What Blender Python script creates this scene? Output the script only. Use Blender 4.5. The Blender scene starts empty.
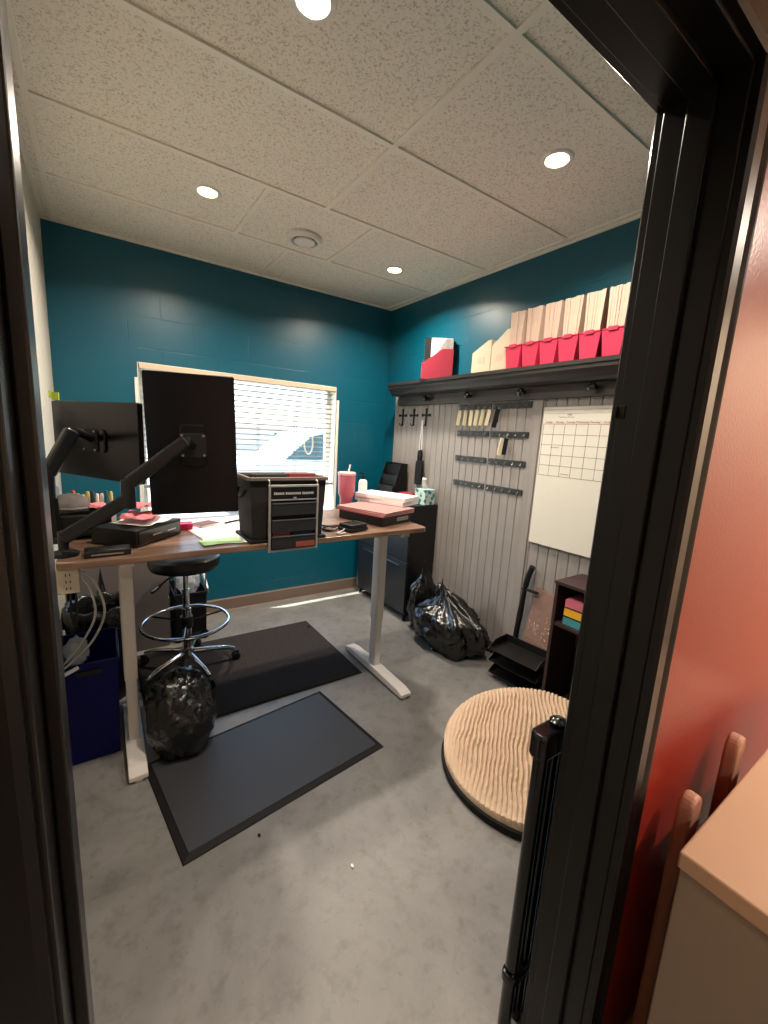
import bpy, bmesh, math, random
from mathutils import Vector, Matrix, noise
random.seed(7)
SC = bpy.context.scene
COL = SC.collection
PI = math.pi

# ------------------------------------------------------------------ helpers
def lin(c):
    return tuple(((v/255)/12.92 if v/255 <= .04045 else ((v/255+.055)/1.055)**2.4) for v in c) + (1.0,)

def mat(name, rgb, rough=.5, metal=0.0, spec=.5, bump=0, bscale=60, var=0, vscale=8, emit=None, coat=0):
    m = bpy.data.materials.new(name); m.use_nodes = True
    nt = m.node_tree; b = nt.nodes['Principled BSDF']
    b.inputs['Base Color'].default_value = lin(rgb)
    b.inputs['Roughness'].default_value = rough
    b.inputs['Metallic'].default_value = metal
    b.inputs['Specular IOR Level'].default_value = spec
    b.inputs['Coat Weight'].default_value = coat
    b.inputs['Coat Roughness'].default_value = .1
    tc = nt.nodes.new('ShaderNodeTexCoord')
    if var:
        n = nt.nodes.new('ShaderNodeTexNoise'); n.inputs['Scale'].default_value = vscale; n.inputs['Detail'].default_value = 5
        nt.links.new(tc.outputs['Object'], n.inputs['Vector'])
        mx = nt.nodes.new('ShaderNodeMix'); mx.data_type = 'RGBA'
        mx.inputs[6].default_value = lin(tuple(max(0, v*(1-var)) for v in rgb))
        mx.inputs[7].default_value = lin(tuple(min(255, v*(1+var)) for v in rgb))
        nt.links.new(n.outputs['Fac'], mx.inputs[0]); nt.links.new(mx.outputs[2], b.inputs['Base Color'])
    if bump:
        n = nt.nodes.new('ShaderNodeTexNoise'); n.inputs['Scale'].default_value = bscale; n.inputs['Detail'].default_value = 4
        nt.links.new(tc.outputs['Object'], n.inputs['Vector'])
        bp = nt.nodes.new('ShaderNodeBump'); bp.inputs['Strength'].default_value = bump; bp.inputs['Distance'].default_value = .01
        nt.links.new(n.outputs['Fac'], bp.inputs['Height']); nt.links.new(bp.outputs['Normal'], b.inputs['Normal'])
    if emit:
        b.inputs['Emission Color'].default_value = emit[0]; b.inputs['Emission Strength'].default_value = emit[1]
    return m

def nodes(m): return m.node_tree.nodes, m.node_tree.links, m.node_tree.nodes['Principled BSDF']

def B(): return bmesh.new()

def box(bm, x0, x1, y0, y1, z0, z1, M=None):
    vs = [bm.verts.new(v) for v in ((x0,y0,z0),(x1,y0,z0),(x1,y1,z0),(x0,y1,z0),(x0,y0,z1),(x1,y0,z1),(x1,y1,z1),(x0,y1,z1))]
    for f in ((3,2,1,0),(4,5,6,7),(0,1,5,4),(1,2,6,5),(2,3,7,6),(3,0,4,7)): bm.faces.new([vs[i] for i in f])
    if M is not None: bmesh.ops.transform(bm, matrix=M, verts=vs)
    return vs

def cbox(bm, c, s, rz=0, rx=0, ry=0):
    M = Matrix.Translation(c) @ Matrix.Rotation(rz,4,'Z') @ Matrix.Rotation(ry,4,'Y') @ Matrix.Rotation(rx,4,'X')
    return box(bm, -s[0]/2,s[0]/2,-s[1]/2,s[1]/2,-s[2]/2,s[2]/2, M)

def prism(bm, pts, axis, a, b):
    """closed polygon of 2d points extruded along axis from a to b"""
    def P(p, t):
        if axis == 'x': return (t, p[0], p[1])
        if axis == 'y': return (p[0], t, p[1])
        return (p[0], p[1], t)
    A = [bm.verts.new(P(p,a)) for p in pts]; Bv = [bm.verts.new(P(p,b)) for p in pts]
    n = len(pts)
    bm.faces.new(A); bm.faces.new(Bv[::-1])
    for i in range(n): bm.faces.new((A[i],Bv[i],Bv[(i+1)%n],A[(i+1)%n]))
    return A+Bv

def lathe(bm, prof, n=32, c=(0,0,0), cap=True, M=None):
    rings = []
    allv = []
    for r, z in prof:
        rg = [bm.verts.new((c[0]+r*math.cos(2*PI*i/n), c[1]+r*math.sin(2*PI*i/n), c[2]+z)) for i in range(n)]
        rings.append(rg); allv += rg
    for a, b in zip(rings, rings[1:]):
        for i in range(n): bm.faces.new((a[i], a[(i+1)%n], b[(i+1)%n], b[i]))
    if cap:
        if prof[0][0] > 1e-5: bm.faces.new(rings[0][::-1])
        if prof[-1][0] > 1e-5: bm.faces.new(rings[-1])
    if M is not None: bmesh.ops.transform(bm, matrix=M, verts=allv)
    return allv

def tube(bm, pts, r, n=8, closed=False):
    P = [Vector(p) for p in pts]; m = len(P); rings = []
    up = Vector((0,0,1)); prev = None
    for i in range(m):
        if closed: t = P[(i+1)%m]-P[i-1]
        else: t = P[min(i+1,m-1)]-P[max(i-1,0)]
        t.normalize()
        a = prev if prev is not None else (Vector((1,0,0)) if abs(t.z) > .9 else up)
        u = a - t*a.dot(t)
        if u.length < 1e-4: u = t.orthogonal()
        u.normalize(); v = t.cross(u); prev = u
        rr = r[i] if isinstance(r,(list,tuple)) else r
        rings.append([bm.verts.new(P[i] + (u*math.cos(2*PI*k/n)+v*math.sin(2*PI*k/n))*rr) for k in range(n)])
    for i in range(m if closed else m-1):
        a, b = rings[i], rings[(i+1)%m]
        for k in range(n): bm.faces.new((a[k],a[(k+1)%n],b[(k+1)%n],b[k]))
    if not closed:
        bm.faces.new(rings[0][::-1]); bm.faces.new(rings[-1])
    return [v for rg in rings for v in rg]

def bar(bm, a, b, w, h, up=(0,0,1)):
    """rectangular bar from a to b"""
    a, b = Vector(a), Vector(b); t = (b-a).normalized(); u = Vector(up); s = t.cross(u).normalized(); u = s.cross(t)
    vs = []
    for p in (a,b):
        for i,j in ((-1,-1),(1,-1),(1,1),(-1,1)): vs.append(bm.verts.new(p + s*i*w/2 + u*j*h/2))
    for f in ((3,2,1,0),(4,5,6,7),(0,1,5,4),(1,2,6,5),(2,3,7,6),(3,0,4,7)): bm.faces.new([vs[i] for i in f])
    return vs

def smooth_pts(pts, k=4):
    P = [Vector(p) for p in pts]; out = []
    for i in range(len(P)-1):
        p0 = P[max(i-1,0)]; p1 = P[i]; p2 = P[i+1]; p3 = P[min(i+2,len(P)-1)]
        for j in range(k):
            t = j/k
            out.append(.5*((2*p1)+(p2-p0)*t+(2*p0-5*p1+4*p2-p3)*t*t+(3*p1-p0-3*p2+p3)*t**3))
    out.append(P[-1]); return out

def blob(bm, c, r, seed, crease=.25, sub=4, flat=True, neck=None, freq=2.2, fold=9, top=0):
    """wrinkled bag: sphere pushed by folds, flattened underneath, optional knotted neck (x,y,height)"""
    res = bmesh.ops.create_icosphere(bm, subdivisions=sub, radius=1)
    o = Vector((seed*3.1, seed*1.7, seed*.9))
    for v in res['verts']:
        d = v.co.normalized()
        k = 1 + .22*noise.noise(d*freq+o) + crease*.32*(abs(noise.noise(d*5+o*2))-.2) + crease*.12*abs(noise.noise(d*13+o)) + top*max(0,d.z-.15)*(.12-1.3*max(0,.16-abs(noise.noise(d*3.2+o)))-.7*max(0,.12-abs(noise.noise(d*7+o*3))))
        p = d*k
        if neck and d.z > 0:
            ang = math.atan2(d.y,d.x)
            k2 = d.z**3
            pull = 1-.82*max(0,(d.z-.45)/.55)**.7
            p.x = p.x*pull; p.y = p.y*pull
            f = 1+crease*.30*math.sin(ang*fold+3*noise.noise(d*2+o))*min(1,max(0,(d.z-.1)*2))
            p.x *= f; p.y *= f
            p.z = p.z*(1+.25*k2)
            p.x += neck[0]/r[0]*max(0,d.z)**2; p.y += neck[1]/r[1]*max(0,d.z)**2
        if flat and p.z < -.62: p.z = -.62-(p.z+.62)*.03
        v.co = Vector((c[0]+p.x*r[0], c[1]+p.y*r[1], c[2]+p.z*r[2]))
    zmin = min(v.co.z for v in res['verts'])
    return res['verts']

def rounded(w, h, r, n=5, cx=0, cy=0):
    pts = []
    for sx, sy, a0 in ((1,1,0),(-1,1,PI/2),(-1,-1,PI),(1,-1,1.5*PI)):
        for i in range(n+1):
            a = a0+PI/2*i/n
            pts.append((cx+sx*(w/2-r)+r*math.cos(a), cy+sy*(h/2-r)+r*math.sin(a)))
    return pts

def obj(name, bm, m, parent=None, bevel=0, smooth=False, world=False, seg=2):
    bmesh.ops.recalc_face_normals(bm, faces=bm.faces)
    if world and parent is not None:
        bmesh.ops.transform(bm, matrix=WM[root_chain(parent)].inverted(), verts=bm.verts)
    me = bpy.data.meshes.new(name); bm.to_mesh(me); bm.free()
    o = bpy.data.objects.new(name, me); COL.objects.link(o)
    for mm in (m if isinstance(m,(list,tuple)) else [m]): me.materials.append(mm)
    if parent is not None: o.parent = parent
    if smooth:
        for p in me.polygons: p.use_smooth = True
        if smooth != 'all': me.set_sharp_from_angle(angle=math.radians(40))
    if bevel:
        b = o.modifiers.new('bevel','BEVEL'); b.width = bevel; b.segments = seg; b.limit_method = 'ANGLE'; b.angle_limit = math.radians(40)
    return o

WM = {}
def root_chain(p):
    while p.parent is not None: p = p.parent
    return p.name

def tag(o, label, cat, group=None, kind=None):
    if label: o['label'] = label
    if cat: o['category'] = cat
    if group: o['group'] = group
    if kind: o['kind'] = kind
    WM.setdefault(o.name, Matrix.Identity(4))
    return o

def thing(name, label, cat, loc=(0,0,0), rz=0, group=None, rx=0, ry=0):
    o = bpy.data.objects.new(name, None); COL.objects.link(o); o.empty_display_size = .05
    o.location = loc; o.rotation_euler = (rx, ry, rz)
    WM[o.name] = Matrix.Translation(loc) @ Matrix.Rotation(rz,4,'Z') @ Matrix.Rotation(ry,4,'Y') @ Matrix.Rotation(rx,4,'X')
    return tag(o, label, cat, group)

def struct(name, bm, m, parent=None, **k):
    o = obj(name, bm, m, parent, **k)
    o['kind'] = 'structure'; WM.setdefault(o.name, Matrix.Identity(4))
    return o

def dup(root, loc, rz=None, label=None, group=None):
    r = root.copy(); COL.objects.link(r); r.location = loc
    if rz is not None: r.rotation_euler = (root.rotation_euler[0], root.rotation_euler[1], rz)
    if label: r['label'] = label
    if group: r['group'] = group
    for ch in list(root.children):
        c = ch.copy(); COL.objects.link(c); c.parent = r
        for g in list(ch.children):
            d = g.copy(); COL.objects.link(d); d.parent = c
    WM[r.name] = Matrix.Translation(loc)
    return r

def text_mesh(body, size, M, extrude=0):
    cu = bpy.data.curves.new('lettering','FONT'); cu.body = body; cu.size = size; cu.extrude = extrude
    cu.align_x = 'CENTER'; cu.align_y = 'CENTER'
    to = bpy.data.objects.new('lettering_source', cu); COL.objects.link(to)
    me = bpy.data.meshes.new_from_object(to)
    bpy.data.objects.remove(to); bpy.data.curves.remove(cu)
    bm = B(); bm.from_mesh(me); bpy.data.meshes.remove(me)
    bmesh.ops.transform(bm, matrix=M, verts=bm.verts)
    return bm

def add_text(bm, body, size, M):
    t = text_mesh(body, size, M); me = bpy.data.meshes.new('tmp'); t.to_mesh(me); t.free(); bm.from_mesh(me); bpy.data.meshes.remove(me)

# ------------------------------------------------------------------ materials
def black(n, v=16, rough=.4, **k): return mat(n, (v,v,v+1), rough, **k)
M_black = black('black_plastic', 11, .45, spec=.4)
M_blackgloss = black('black_gloss', 6, .15)
M_blackmat = black('black_matte', 12, .7, spec=.3)
M_jamb = mat('black_door_paint', (9,8,8), .28, spec=.3, bump=.03, bscale=25)
M_red = mat('red_wall_paint', (138,38,26), .30, spec=.32, bump=.08, bscale=140)
M_white = mat('white_powder_coat', (214,208,202), .4)
M_whiteplastic = mat('white_plastic', (226,224,218), .4)
M_chrome = mat('chrome', (200,200,200), .12, 1.0)
M_steel = mat('brushed_steel', (170,165,160), .3, 1.0)
M_bag = mat('black_bin_bag', (13,13,14), .22, bump=.8, bscale=28, spec=.7)
M_paper = mat('white_paper', (232,232,230), .7)
M_pink = mat('pink_plastic', (206,48,82), .4)
M_pinkdark = mat('dark_red_plastic', (158,40,62), .45)
M_folder = mat('manila_folder', (198,174,156), .75, var=.06, vscale=30)
M_cream = mat('cream_card', (200,188,162), .7)
M_navy = mat('blue_plastic', (6,8,78), .5, spec=.2)
M_greypaint = mat('grey_cabinet_paint', (96,90,88), .5)
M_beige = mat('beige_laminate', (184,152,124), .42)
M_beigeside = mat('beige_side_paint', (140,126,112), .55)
M_postwood = mat('light_wood', (168,122,100), .5, var=.12, vscale=12)
M_darkwood = mat('dark_brown_veneer', (52,32,34), .45, var=.15, vscale=10)
M_darkgreymat = mat('smooth_rubber', (50,51,56), .5, bump=.1, bscale=300)
M_carpet = mat('black_carpet', (50,46,45), .9, spec=.2, bump=1.0, bscale=160, var=.35, vscale=70)
M_teal_paint = None

# teal painted block wall
def block_wall(name, rgb, axis):
    m = mat(name, rgb, .38)
    N, L, b = nodes(m)
    tc = N.new('ShaderNodeTexCoord'); sep = N.new('ShaderNodeSeparateXYZ'); cmb = N.new('ShaderNodeCombineXYZ')
    L.new(tc.outputs['Object'], sep.inputs[0]); L.new(sep.outputs[0 if axis=='x' else 1], cmb.inputs[0]); L.new(sep.outputs[2], cmb.inputs[1])
    br = N.new('ShaderNodeTexBrick'); L.new(cmb.outputs[0], br.inputs['Vector'])
    br.inputs['Scale'].default_value = 1; br.inputs['Brick Width'].default_value = .40; br.inputs['Row Height'].default_value = .20
    br.inputs['Mortar Size'].default_value = .004; br.inputs['Mortar Smooth'].default_value = .6
    nz = N.new('ShaderNodeTexNoise'); nz.inputs['Scale'].default_value = 1.6; L.new(tc.outputs['Object'], nz.inputs['Vector'])
    nf = N.new('ShaderNodeTexNoise'); nf.inputs['Scale'].default_value = 130; L.new(tc.outputs['Object'], nf.inputs['Vector'])
    rm = N.new('ShaderNodeMapRange'); rm.inputs[1].default_value = .42; rm.inputs[2].default_value = .62; L.new(nz.outputs['Fac'], rm.inputs[0])
    mu = N.new('ShaderNodeMath'); mu.operation = 'MULTIPLY'; L.new(br.outputs['Fac'], mu.inputs[0]); L.new(rm.outputs[0], mu.inputs[1])
    sb = N.new('ShaderNodeMath'); sb.operation = 'MULTIPLY_ADD'; sb.inputs[1].default_value = -1.0; L.new(mu.outputs[0], sb.inputs[0])
    s2 = N.new('ShaderNodeMath'); s2.operation = 'MULTIPLY'; s2.inputs[1].default_value = .12; L.new(nf.outputs['Fac'], s2.inputs[0]); L.new(s2.outputs[0], sb.inputs[2])
    bp = N.new('ShaderNodeBump'); bp.inputs['Strength'].default_value = .5; bp.inputs['Distance'].default_value = .004
    L.new(sb.outputs[0], bp.inputs['Height']); L.new(bp.outputs['Normal'], b.inputs['Normal'])
    return m
TEAL = (0,82,102)
M_tealX = block_wall('teal_block_paint', TEAL, 'x')
M_tealY = block_wall('teal_block_paint_side', TEAL, 'y')

# grey vertical boards: grooves every 7 cm run along `axis`
def boards(name, rgb, axis):
    m = mat(name, rgb, .55)
    N, L, b = nodes(m)
    tc = N.new('ShaderNodeTexCoord'); sep = N.new('ShaderNodeSeparateXYZ'); L.new(tc.outputs['Object'], sep.inputs[0])
    mp = N.new('ShaderNodeMapping'); mp.inputs['Scale'].default_value = (14,14,.9) ; L.new(tc.outputs['Object'], mp.inputs[0])
    nz = N.new('ShaderNodeTexNoise'); nz.inputs['Scale'].default_value = 3; nz.inputs['Detail'].default_value = 6; L.new(mp.outputs[0], nz.inputs['Vector'])
    mx = N.new('ShaderNodeMix'); mx.data_type = 'RGBA'
    mx.inputs[6].default_value = lin(tuple(v*.88 for v in rgb)); mx.inputs[7].default_value = lin(tuple(min(255,v*1.1) for v in rgb))
    L.new(nz.outputs['Fac'], mx.inputs[0]); L.new(mx.outputs[2], b.inputs['Base Color'])
    return m
M_board = boards('grey_painted_boards', (140,134,130), 'y')
M_boardL = boards('pale_grey_painted_boards', (186,182,170), 'y')

# ceiling tile with dark fissures
M_tile = mat('ceiling_tile', (206,197,176), .9, spec=.1)
N, L, b = nodes(M_tile)
tc = N.new('ShaderNodeTexCoord')
n1 = N.new('ShaderNodeTexNoise'); n1.inputs['Scale'].default_value = 120; n1.inputs['Detail'].default_value = 4; n1.inputs['Roughness'].default_value = .6; n1.inputs['Distortion'].default_value = .8
L.new(tc.outputs['Object'], n1.inputs['Vector'])
cr = N.new('ShaderNodeValToRGB'); cr.color_ramp.elements[0].position = .38; cr.color_ramp.elements[0].color = lin((196,188,172)); cr.color_ramp.elements[1].position = .47; cr.color_ramp.elements[1].color = lin((238,232,218))
L.new(n1.outputs['Fac'], cr.inputs[0]); L.new(cr.outputs[0], b.inputs['Base Color'])
bp = N.new('ShaderNodeBump'); bp.inputs['Strength'].default_value = .5; bp.inputs['Distance'].default_value = .004
L.new(n1.outputs['Fac'], bp.inputs['Height']); L.new(bp.outputs['Normal'], b.inputs['Normal'])
M_tee = mat('ceiling_grid_white', (236,230,216), .5)

# concrete floor with stains and cracks
M_floor = mat('sealed_concrete', (132,130,127), .4)
N, L, b = nodes(M_floor)
tc = N.new('ShaderNodeTexCoord')
def nz(scale, det=6, rough=.6, dist=0):
    n = N.new('ShaderNodeTexNoise'); n.inputs['Scale'].default_value = scale; n.inputs['Detail'].default_value = det
    n.inputs['Roughness'].default_value = rough; n.inputs['Distortion'].default_value = dist
    L.new(tc.outputs['Object'], n.inputs['Vector']); return n
a1 = nz(1.7, 8, .65, .6); a2 = nz(14, 8, .7); a3 = nz(38, 4, .6, .5)
r1 = N.new('ShaderNodeValToRGB'); r1.color_ramp.elements[0].position = .3; r1.color_ramp.elements[0].color = lin((100,97,93)); r1.color_ramp.elements[1].position = .68; r1.color_ramp.elements[1].color = lin((132,130,127))
L.new(a1.outputs['Fac'], r1.inputs[0])
r2 = N.new('ShaderNodeValToRGB'); r2.color_ramp.elements[0].position = .32; r2.color_ramp.elements[0].color = (.72,.70,.68,1); r2.color_ramp.elements[1].position = .5; r2.color_ramp.elements[1].color = (1,1,1,1)
L.new(a2.outputs['Fac'], r2.inputs[0])
r3 = N.new('ShaderNodeValToRGB'); r3.color_ramp.elements[0].position = .27; r3.color_ramp.elements[0].color = (.55,.53,.52,1); r3.color_ramp.elements[1].position = .36; r3.color_ramp.elements[1].color = (1,1,1,1)
L.new(a3.outputs['Fac'], r3.inputs[0])
m1 = N.new('ShaderNodeMix'); m1.data_type = 'RGBA'; m1.blend_type = 'MULTIPLY'; m1.inputs[0].default_value = .95
L.new(r1.outputs[0], m1.inputs[6]); L.new(r2.outputs[0], m1.inputs[7])
m2 = N.new('ShaderNodeMix'); m2.data_type = 'RGBA'; m2.blend_type = 'MULTIPLY'; m2.inputs[0].default_value = .6
L.new(m1.outputs[2], m2.inputs[6]); L.new(r3.outputs[0], m2.inputs[7])
vo = N.new('ShaderNodeTexVoronoi'); vo.feature = 'DISTANCE_TO_EDGE'; vo.inputs['Scale'].default_value = 1.15
dn = nz(5, 4); ad = N.new('ShaderNodeMix'); ad.data_type = 'VECTOR'; ad.inputs[0].default_value = .1
L.new(tc.outputs['Object'], ad.inputs[4]); L.new(dn.outputs['Color'], ad.inputs[5]); L.new(ad.outputs[1], vo.inputs['Vector'])
rc = N.new('ShaderNodeValToRGB'); rc.color_ramp.elements[0].position = .0; rc.color_ramp.elements[0].color = (.62,.6,.58,1); rc.color_ramp.elements[1].position = .006; rc.color_ramp.elements[1].color = (1,1,1,1)
L.new(vo.outputs['Distance'], rc.inputs[0])
m3 = N.new('ShaderNodeMix'); m3.data_type = 'RGBA'; m3.blend_type = 'MULTIPLY'; m3.inputs[0].default_value = .18
L.new(m2.outputs[2], m3.inputs[6]); L.new(rc.outputs[0], m3.inputs[7]); L.new(m3.outputs[2], b.inputs['Base Color'])
rr = N.new('ShaderNodeMapRange'); rr.inputs[3].default_value = .32; rr.inputs[4].default_value = .55; L.new(a1.outputs['Fac'], rr.inputs[0]); L.new(rr.outputs[0], b.inputs['Roughness'])
bp = N.new('ShaderNodeBump'); bp.inputs['Strength'].default_value = .25; bp.inputs['Distance'].default_value = .003
L.new(a2.outputs['Fac'], bp.inputs['Height']); L.new(bp.outputs['Normal'], b.inputs['Normal'])

# wood desk top
M_wood = mat('walnut_laminate', (132,96,74), .32)
N, L, b = nodes(M_wood)
tc = N.new('ShaderNodeTexCoord'); mp = N.new('ShaderNodeMapping'); mp.inputs['Scale'].default_value = (1.5,22,22); L.new(tc.outputs['Object'], mp.inputs[0])
n1 = N.new('ShaderNodeTexNoise'); n1.inputs['Scale'].default_value = 2.4; n1.inputs['Detail'].default_value = 7; L.new(mp.outputs[0], n1.inputs['Vector'])
cr = N.new('ShaderNodeValToRGB'); cr.color_ramp.elements[0].position = .3; cr.color_ramp.elements[0].color = lin((84,64,52)); cr.color_ramp.elements[1].position = .7; cr.color_ramp.elements[1].color = lin((138,108,88))
L.new(n1.outputs['Fac'], cr.inputs[0]); L.new(cr.outputs[0], b.inputs['Base Color'])

M_shelf = mat('dark_stained_wood', (40,35,33), .42, var=.2, vscale=9)
M_shelf2 = mat('dark_stained_rail', (58,51,48), .45, var=.2, vscale=9)

# glass
M_glass = bpy.data.materials.new('window_glass'); M_glass.use_nodes = True
nt = M_glass.node_tree; nt.nodes.clear()
o_ = nt.nodes.new('ShaderNodeOutputMaterial'); t_ = nt.nodes.new('ShaderNodeBsdfTransparent'); g_ = nt.nodes.new('ShaderNodeBsdfGlossy'); g_.inputs['Roughness'].default_value = .02
f_ = nt.nodes.new('ShaderNodeFresnel'); f_.inputs['IOR'].default_value = 1.45; x_ = nt.nodes.new('ShaderNodeMixShader')
t_.inputs['Color'].default_value = (.93,.97,.96,1)
x_.inputs[0].default_value = .06; nt.links.new(t_.outputs[0], x_.inputs[1]); nt.links.new(g_.outputs[0], x_.inputs[2]); nt.links.new(x_.outputs[0], o_.inputs[0])

# thin see-through plastic
M_clear = bpy.data.materials.new('clear_plastic_film'); M_clear.use_nodes = True
nt = M_clear.node_tree; nt.nodes.clear()
o_ = nt.nodes.new('ShaderNodeOutputMaterial'); t_ = nt.nodes.new('ShaderNodeBsdfTransparent'); g_ = nt.nodes.new('ShaderNodeBsdfPrincipled'); g_.inputs['Roughness'].default_value = .15; g_.inputs['Base Color'].default_value = (.55,.58,.62,1)
x_ = nt.nodes.new('ShaderNodeMixShader'); x_.inputs[0].default_value = .45
nt.links.new(t_.outputs[0], x_.inputs[1]); nt.links.new(g_.outputs[0], x_.inputs[2]); nt.links.new(x_.outputs[0], o_.inputs[0])

# ------------------------------------------------------------------ the setting
RX, LX, BY, CZ = 2.31, -.215, 3.42, 2.655      # right wall, left wall, back wall, ceiling
FY0, FY1 = .30, .417                            # the door wall, hall face and room face
DX0, DX1, DZ = -.041, .80, 2.045                # door opening

bm = B(); box(bm, -1.3, 3.4, -2.2, 3.62, -.1, 0); struct('floor', bm, M_floor)
bm = B(); box(bm, -1.3, 3.4, -2.2, 3.62, CZ, CZ+.1); ceil = struct('ceiling', bm, M_tile)
bm = B(); tw, tz = .012, CZ-.008
ys = [.393, 1.003, 1.613, 2.223, 2.833]
for y in ys: box(bm, LX, RX, y-tw, y+tw, tz, CZ+.001)
edges = ys+[BY]
for x in (-.155, 2.262): box(bm, x-tw, x+tw, FY1, BY, tz-.0005, CZ+.001)
for x, r in ((1.055,0),(1.055,1),(1.055,2),(.75,3),(1.36,3),(1.085,4)): box(bm, x-tw, x+tw, edges[r]+tw, edges[r+1]-tw, tz, CZ+.001)
struct('ceiling_grid', bm, M_tee, ceil)
bm = B()
box(bm, LX, RX, BY-.018, BY, CZ-.012, CZ); box(bm, RX-.018, RX, FY1, BY-.018, CZ-.012, CZ); box(bm, LX, LX+.018, FY1, BY-.018, CZ-.012, CZ)
struct('trim_1', bm, M_tee)

# back wall with window hole
WX0, WX1, WZ0, WZ1 = .245, 1.772, .61, 1.905
bm = B()
box(bm, LX-.15, WX0, BY, BY+.20, 0, CZ); box(bm, WX1, RX+.15, BY, BY+.20, 0, CZ)
box(bm, WX0, WX1, BY, BY+.20, 0, WZ0); box(bm, WX0, WX1, BY, BY+.20, WZ1, CZ)
struct('wall_back', bm, M_tealX)
bm = B(); box(bm, RX, RX+.15, FY1, BY, 0, CZ); struct('wall_right', bm, M_tealY)
# left wall: pale boards
bm = B()
def board_wall(bm, x_face, x_back, y0, y1, z0, z1, pitch=.07):
    """boards with v-grooves; face looks toward the room side given by x_face"""
    s = 1 if x_back > x_face else -1
    y = y0; pts = []
    pts.append((y0, x_back))
    while y < y1-1e-4:
        ye = min(y+pitch, y1)
        pts += [(y+.004, x_face), (ye-.004, x_face), (ye, x_face+s*.006)]
        y = ye
    pts.append((y1, x_back))
    A = [bm.verts.new((p[1],p[0],z0)) for p in pts]; Bv = [bm.verts.new((p[1],p[0],z1)) for p in pts]
    n = len(pts)
    for i in range(n): bm.faces.new((A[i],A[(i+1)%n],Bv[(i+1)%n],Bv[i]))
board_wall(bm, LX, LX-.15, FY1, BY, 0, CZ)
struct('wall_left', bm, M_boardL)
# right wall panelling below the shelf
PX = 2.28
bm = B(); board_wall(bm, PX, RX, .44, 3.225, .0, 1.95); pan = struct('trim_2', bm, M_board)
bm = B(); box(bm, PX-.008, PX+.004, 1.648, 1.712, .085, 1.80); struct('seam_batten', bm, M_board, pan, bevel=.002)
bm = B(); box(bm, PX-.014, PX, .44, 2.5, 0, .085); struct('baseboard_right', bm, M_darkwood, bevel=.003)
M_base = mat('brown_rubber_base', (112,96,84), .5)
bm = B(); prism(bm, [(BY-.012,.006),(BY-.012,.095),(BY-.006,.105),(BY,.105),(BY,0),(BY-.022,0)], 'x', LX, RX); struct('baseboard_back', bm, M_base)

# the door wall: red toward the hall, teal toward the room
bm = B()
box(bm, -1.3, DX0-.018, FY0, FY1, 0, CZ); box(bm, DX1+.018, 3.4, FY0, FY1, 0, CZ); box(bm, DX0-.018, DX1+.018, FY0, FY1, DZ+.018, CZ)
fw = struct('wall_front', bm, [M_red, M_tealX])
for p in fw.data.polygons:
    if p.normal.y > .5: p.material_index = 1
# hall shell
M_hall = mat('hall_wall_paint', (222,204,180), .6)
bm = B(); box(bm, -1.4, 3.5, -2.3, -2.2, 0, CZ); struct('wall_hall_back', bm, M_hall)
bm = B(); box(bm, -1.4, -1.3, -2.2, FY0, 0, CZ); struct('wall_hall_left', bm, M_hall)
bm = B(); box(bm, 3.4, 3.5, -2.2, FY0, 0, CZ); struct('wall_hall_right', bm, M_hall)

# door frame
d1 = bpy.data.objects.new('door_1', None); COL.objects.link(d1); d1['kind'] = 'structure'; WM['door_1'] = Matrix.Identity(4)
bm = B(); box(bm, DX1, DX1+.018, FY0, FY1, 0, DZ+.018); obj('jamb', bm, M_jamb, d1, bevel=.002)
bm = B(); box(bm, DX0-.018, DX0, FY0, FY1, 0, DZ+.018); obj('jamb', bm, M_jamb, d1, bevel=.002)
bm = B(); box(bm, DX0, DX1, FY0, FY1, DZ, DZ+.018); obj('head_jamb', bm, M_jamb, d1, bevel=.002)
bm = B(); box(bm, DX1-.012, DX1, .338, .376, 0, DZ); obj('door_stop', bm, M_jamb, d1, bevel=.002)
bm = B(); box(bm, DX0, DX0+.010, .338, .376, 0, DZ); obj('door_stop', bm, M_jamb, d1, bevel=.002)
bm = B(); box(bm, DX0, DX1, .338, .376, DZ-.012, DZ); obj('door_stop', bm, M_jamb, d1, bevel=.002)
def casing_profile(s):  # (offset away from opening, depth out of wall)
    return [(.0,0),(.0,.012),(.006,.017),(.032,.017),(.037,.013),(.046,.013),(.056,.017),(.060,.018),(.064,.017),(.066,.013),(.066,0)]
def casing_side(x, s, yface, sy):
    bm = B(); prism(bm, [(x+s*o, yface+sy*d) for o, d in casing_profile(1)], 'z', 0, DZ+.005); return bm
obj('casing', casing_side(DX1+.004, 1, FY0, -1), M_jamb, d1)
bmL = B(); prism(bmL, [(DX0-.004-o, FY0-d*.6) for o, d in casing_profile(1)], 'z', 0, DZ+.005); obj('casing', bmL, M_jamb, d1)
obj('casing', casing_side(DX1+.004, 1, FY1, 1), M_jamb, d1)
obj('casing', casing_side(DX0-.004, -1, FY1, 1), M_jamb, d1)
bm = B(); prism(bm, [(FY0-d, DZ+.004+o) for o, d in casing_profile(1)], 'x', DX0-.1, DX1+.1); obj('head_casing', bm, M_jamb, d1)
bm = B(); prism(bm, [(FY1+d, DZ+.004+o) for o, d in casing_profile(1)], 'x', DX0-.1, DX1+.1); obj('head_casing', bm, M_jamb, d1)
bm = B(); box(bm, DX1-.002, DX1+.002, .404, FY1+.002, 1.548, 1.572); cbox(bm, (DX1-.002, FY1+.004, 1.56), (.008,.008,.02)); obj('strike_plate', bm, M_blackmat, d1, bevel=.001)

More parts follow.
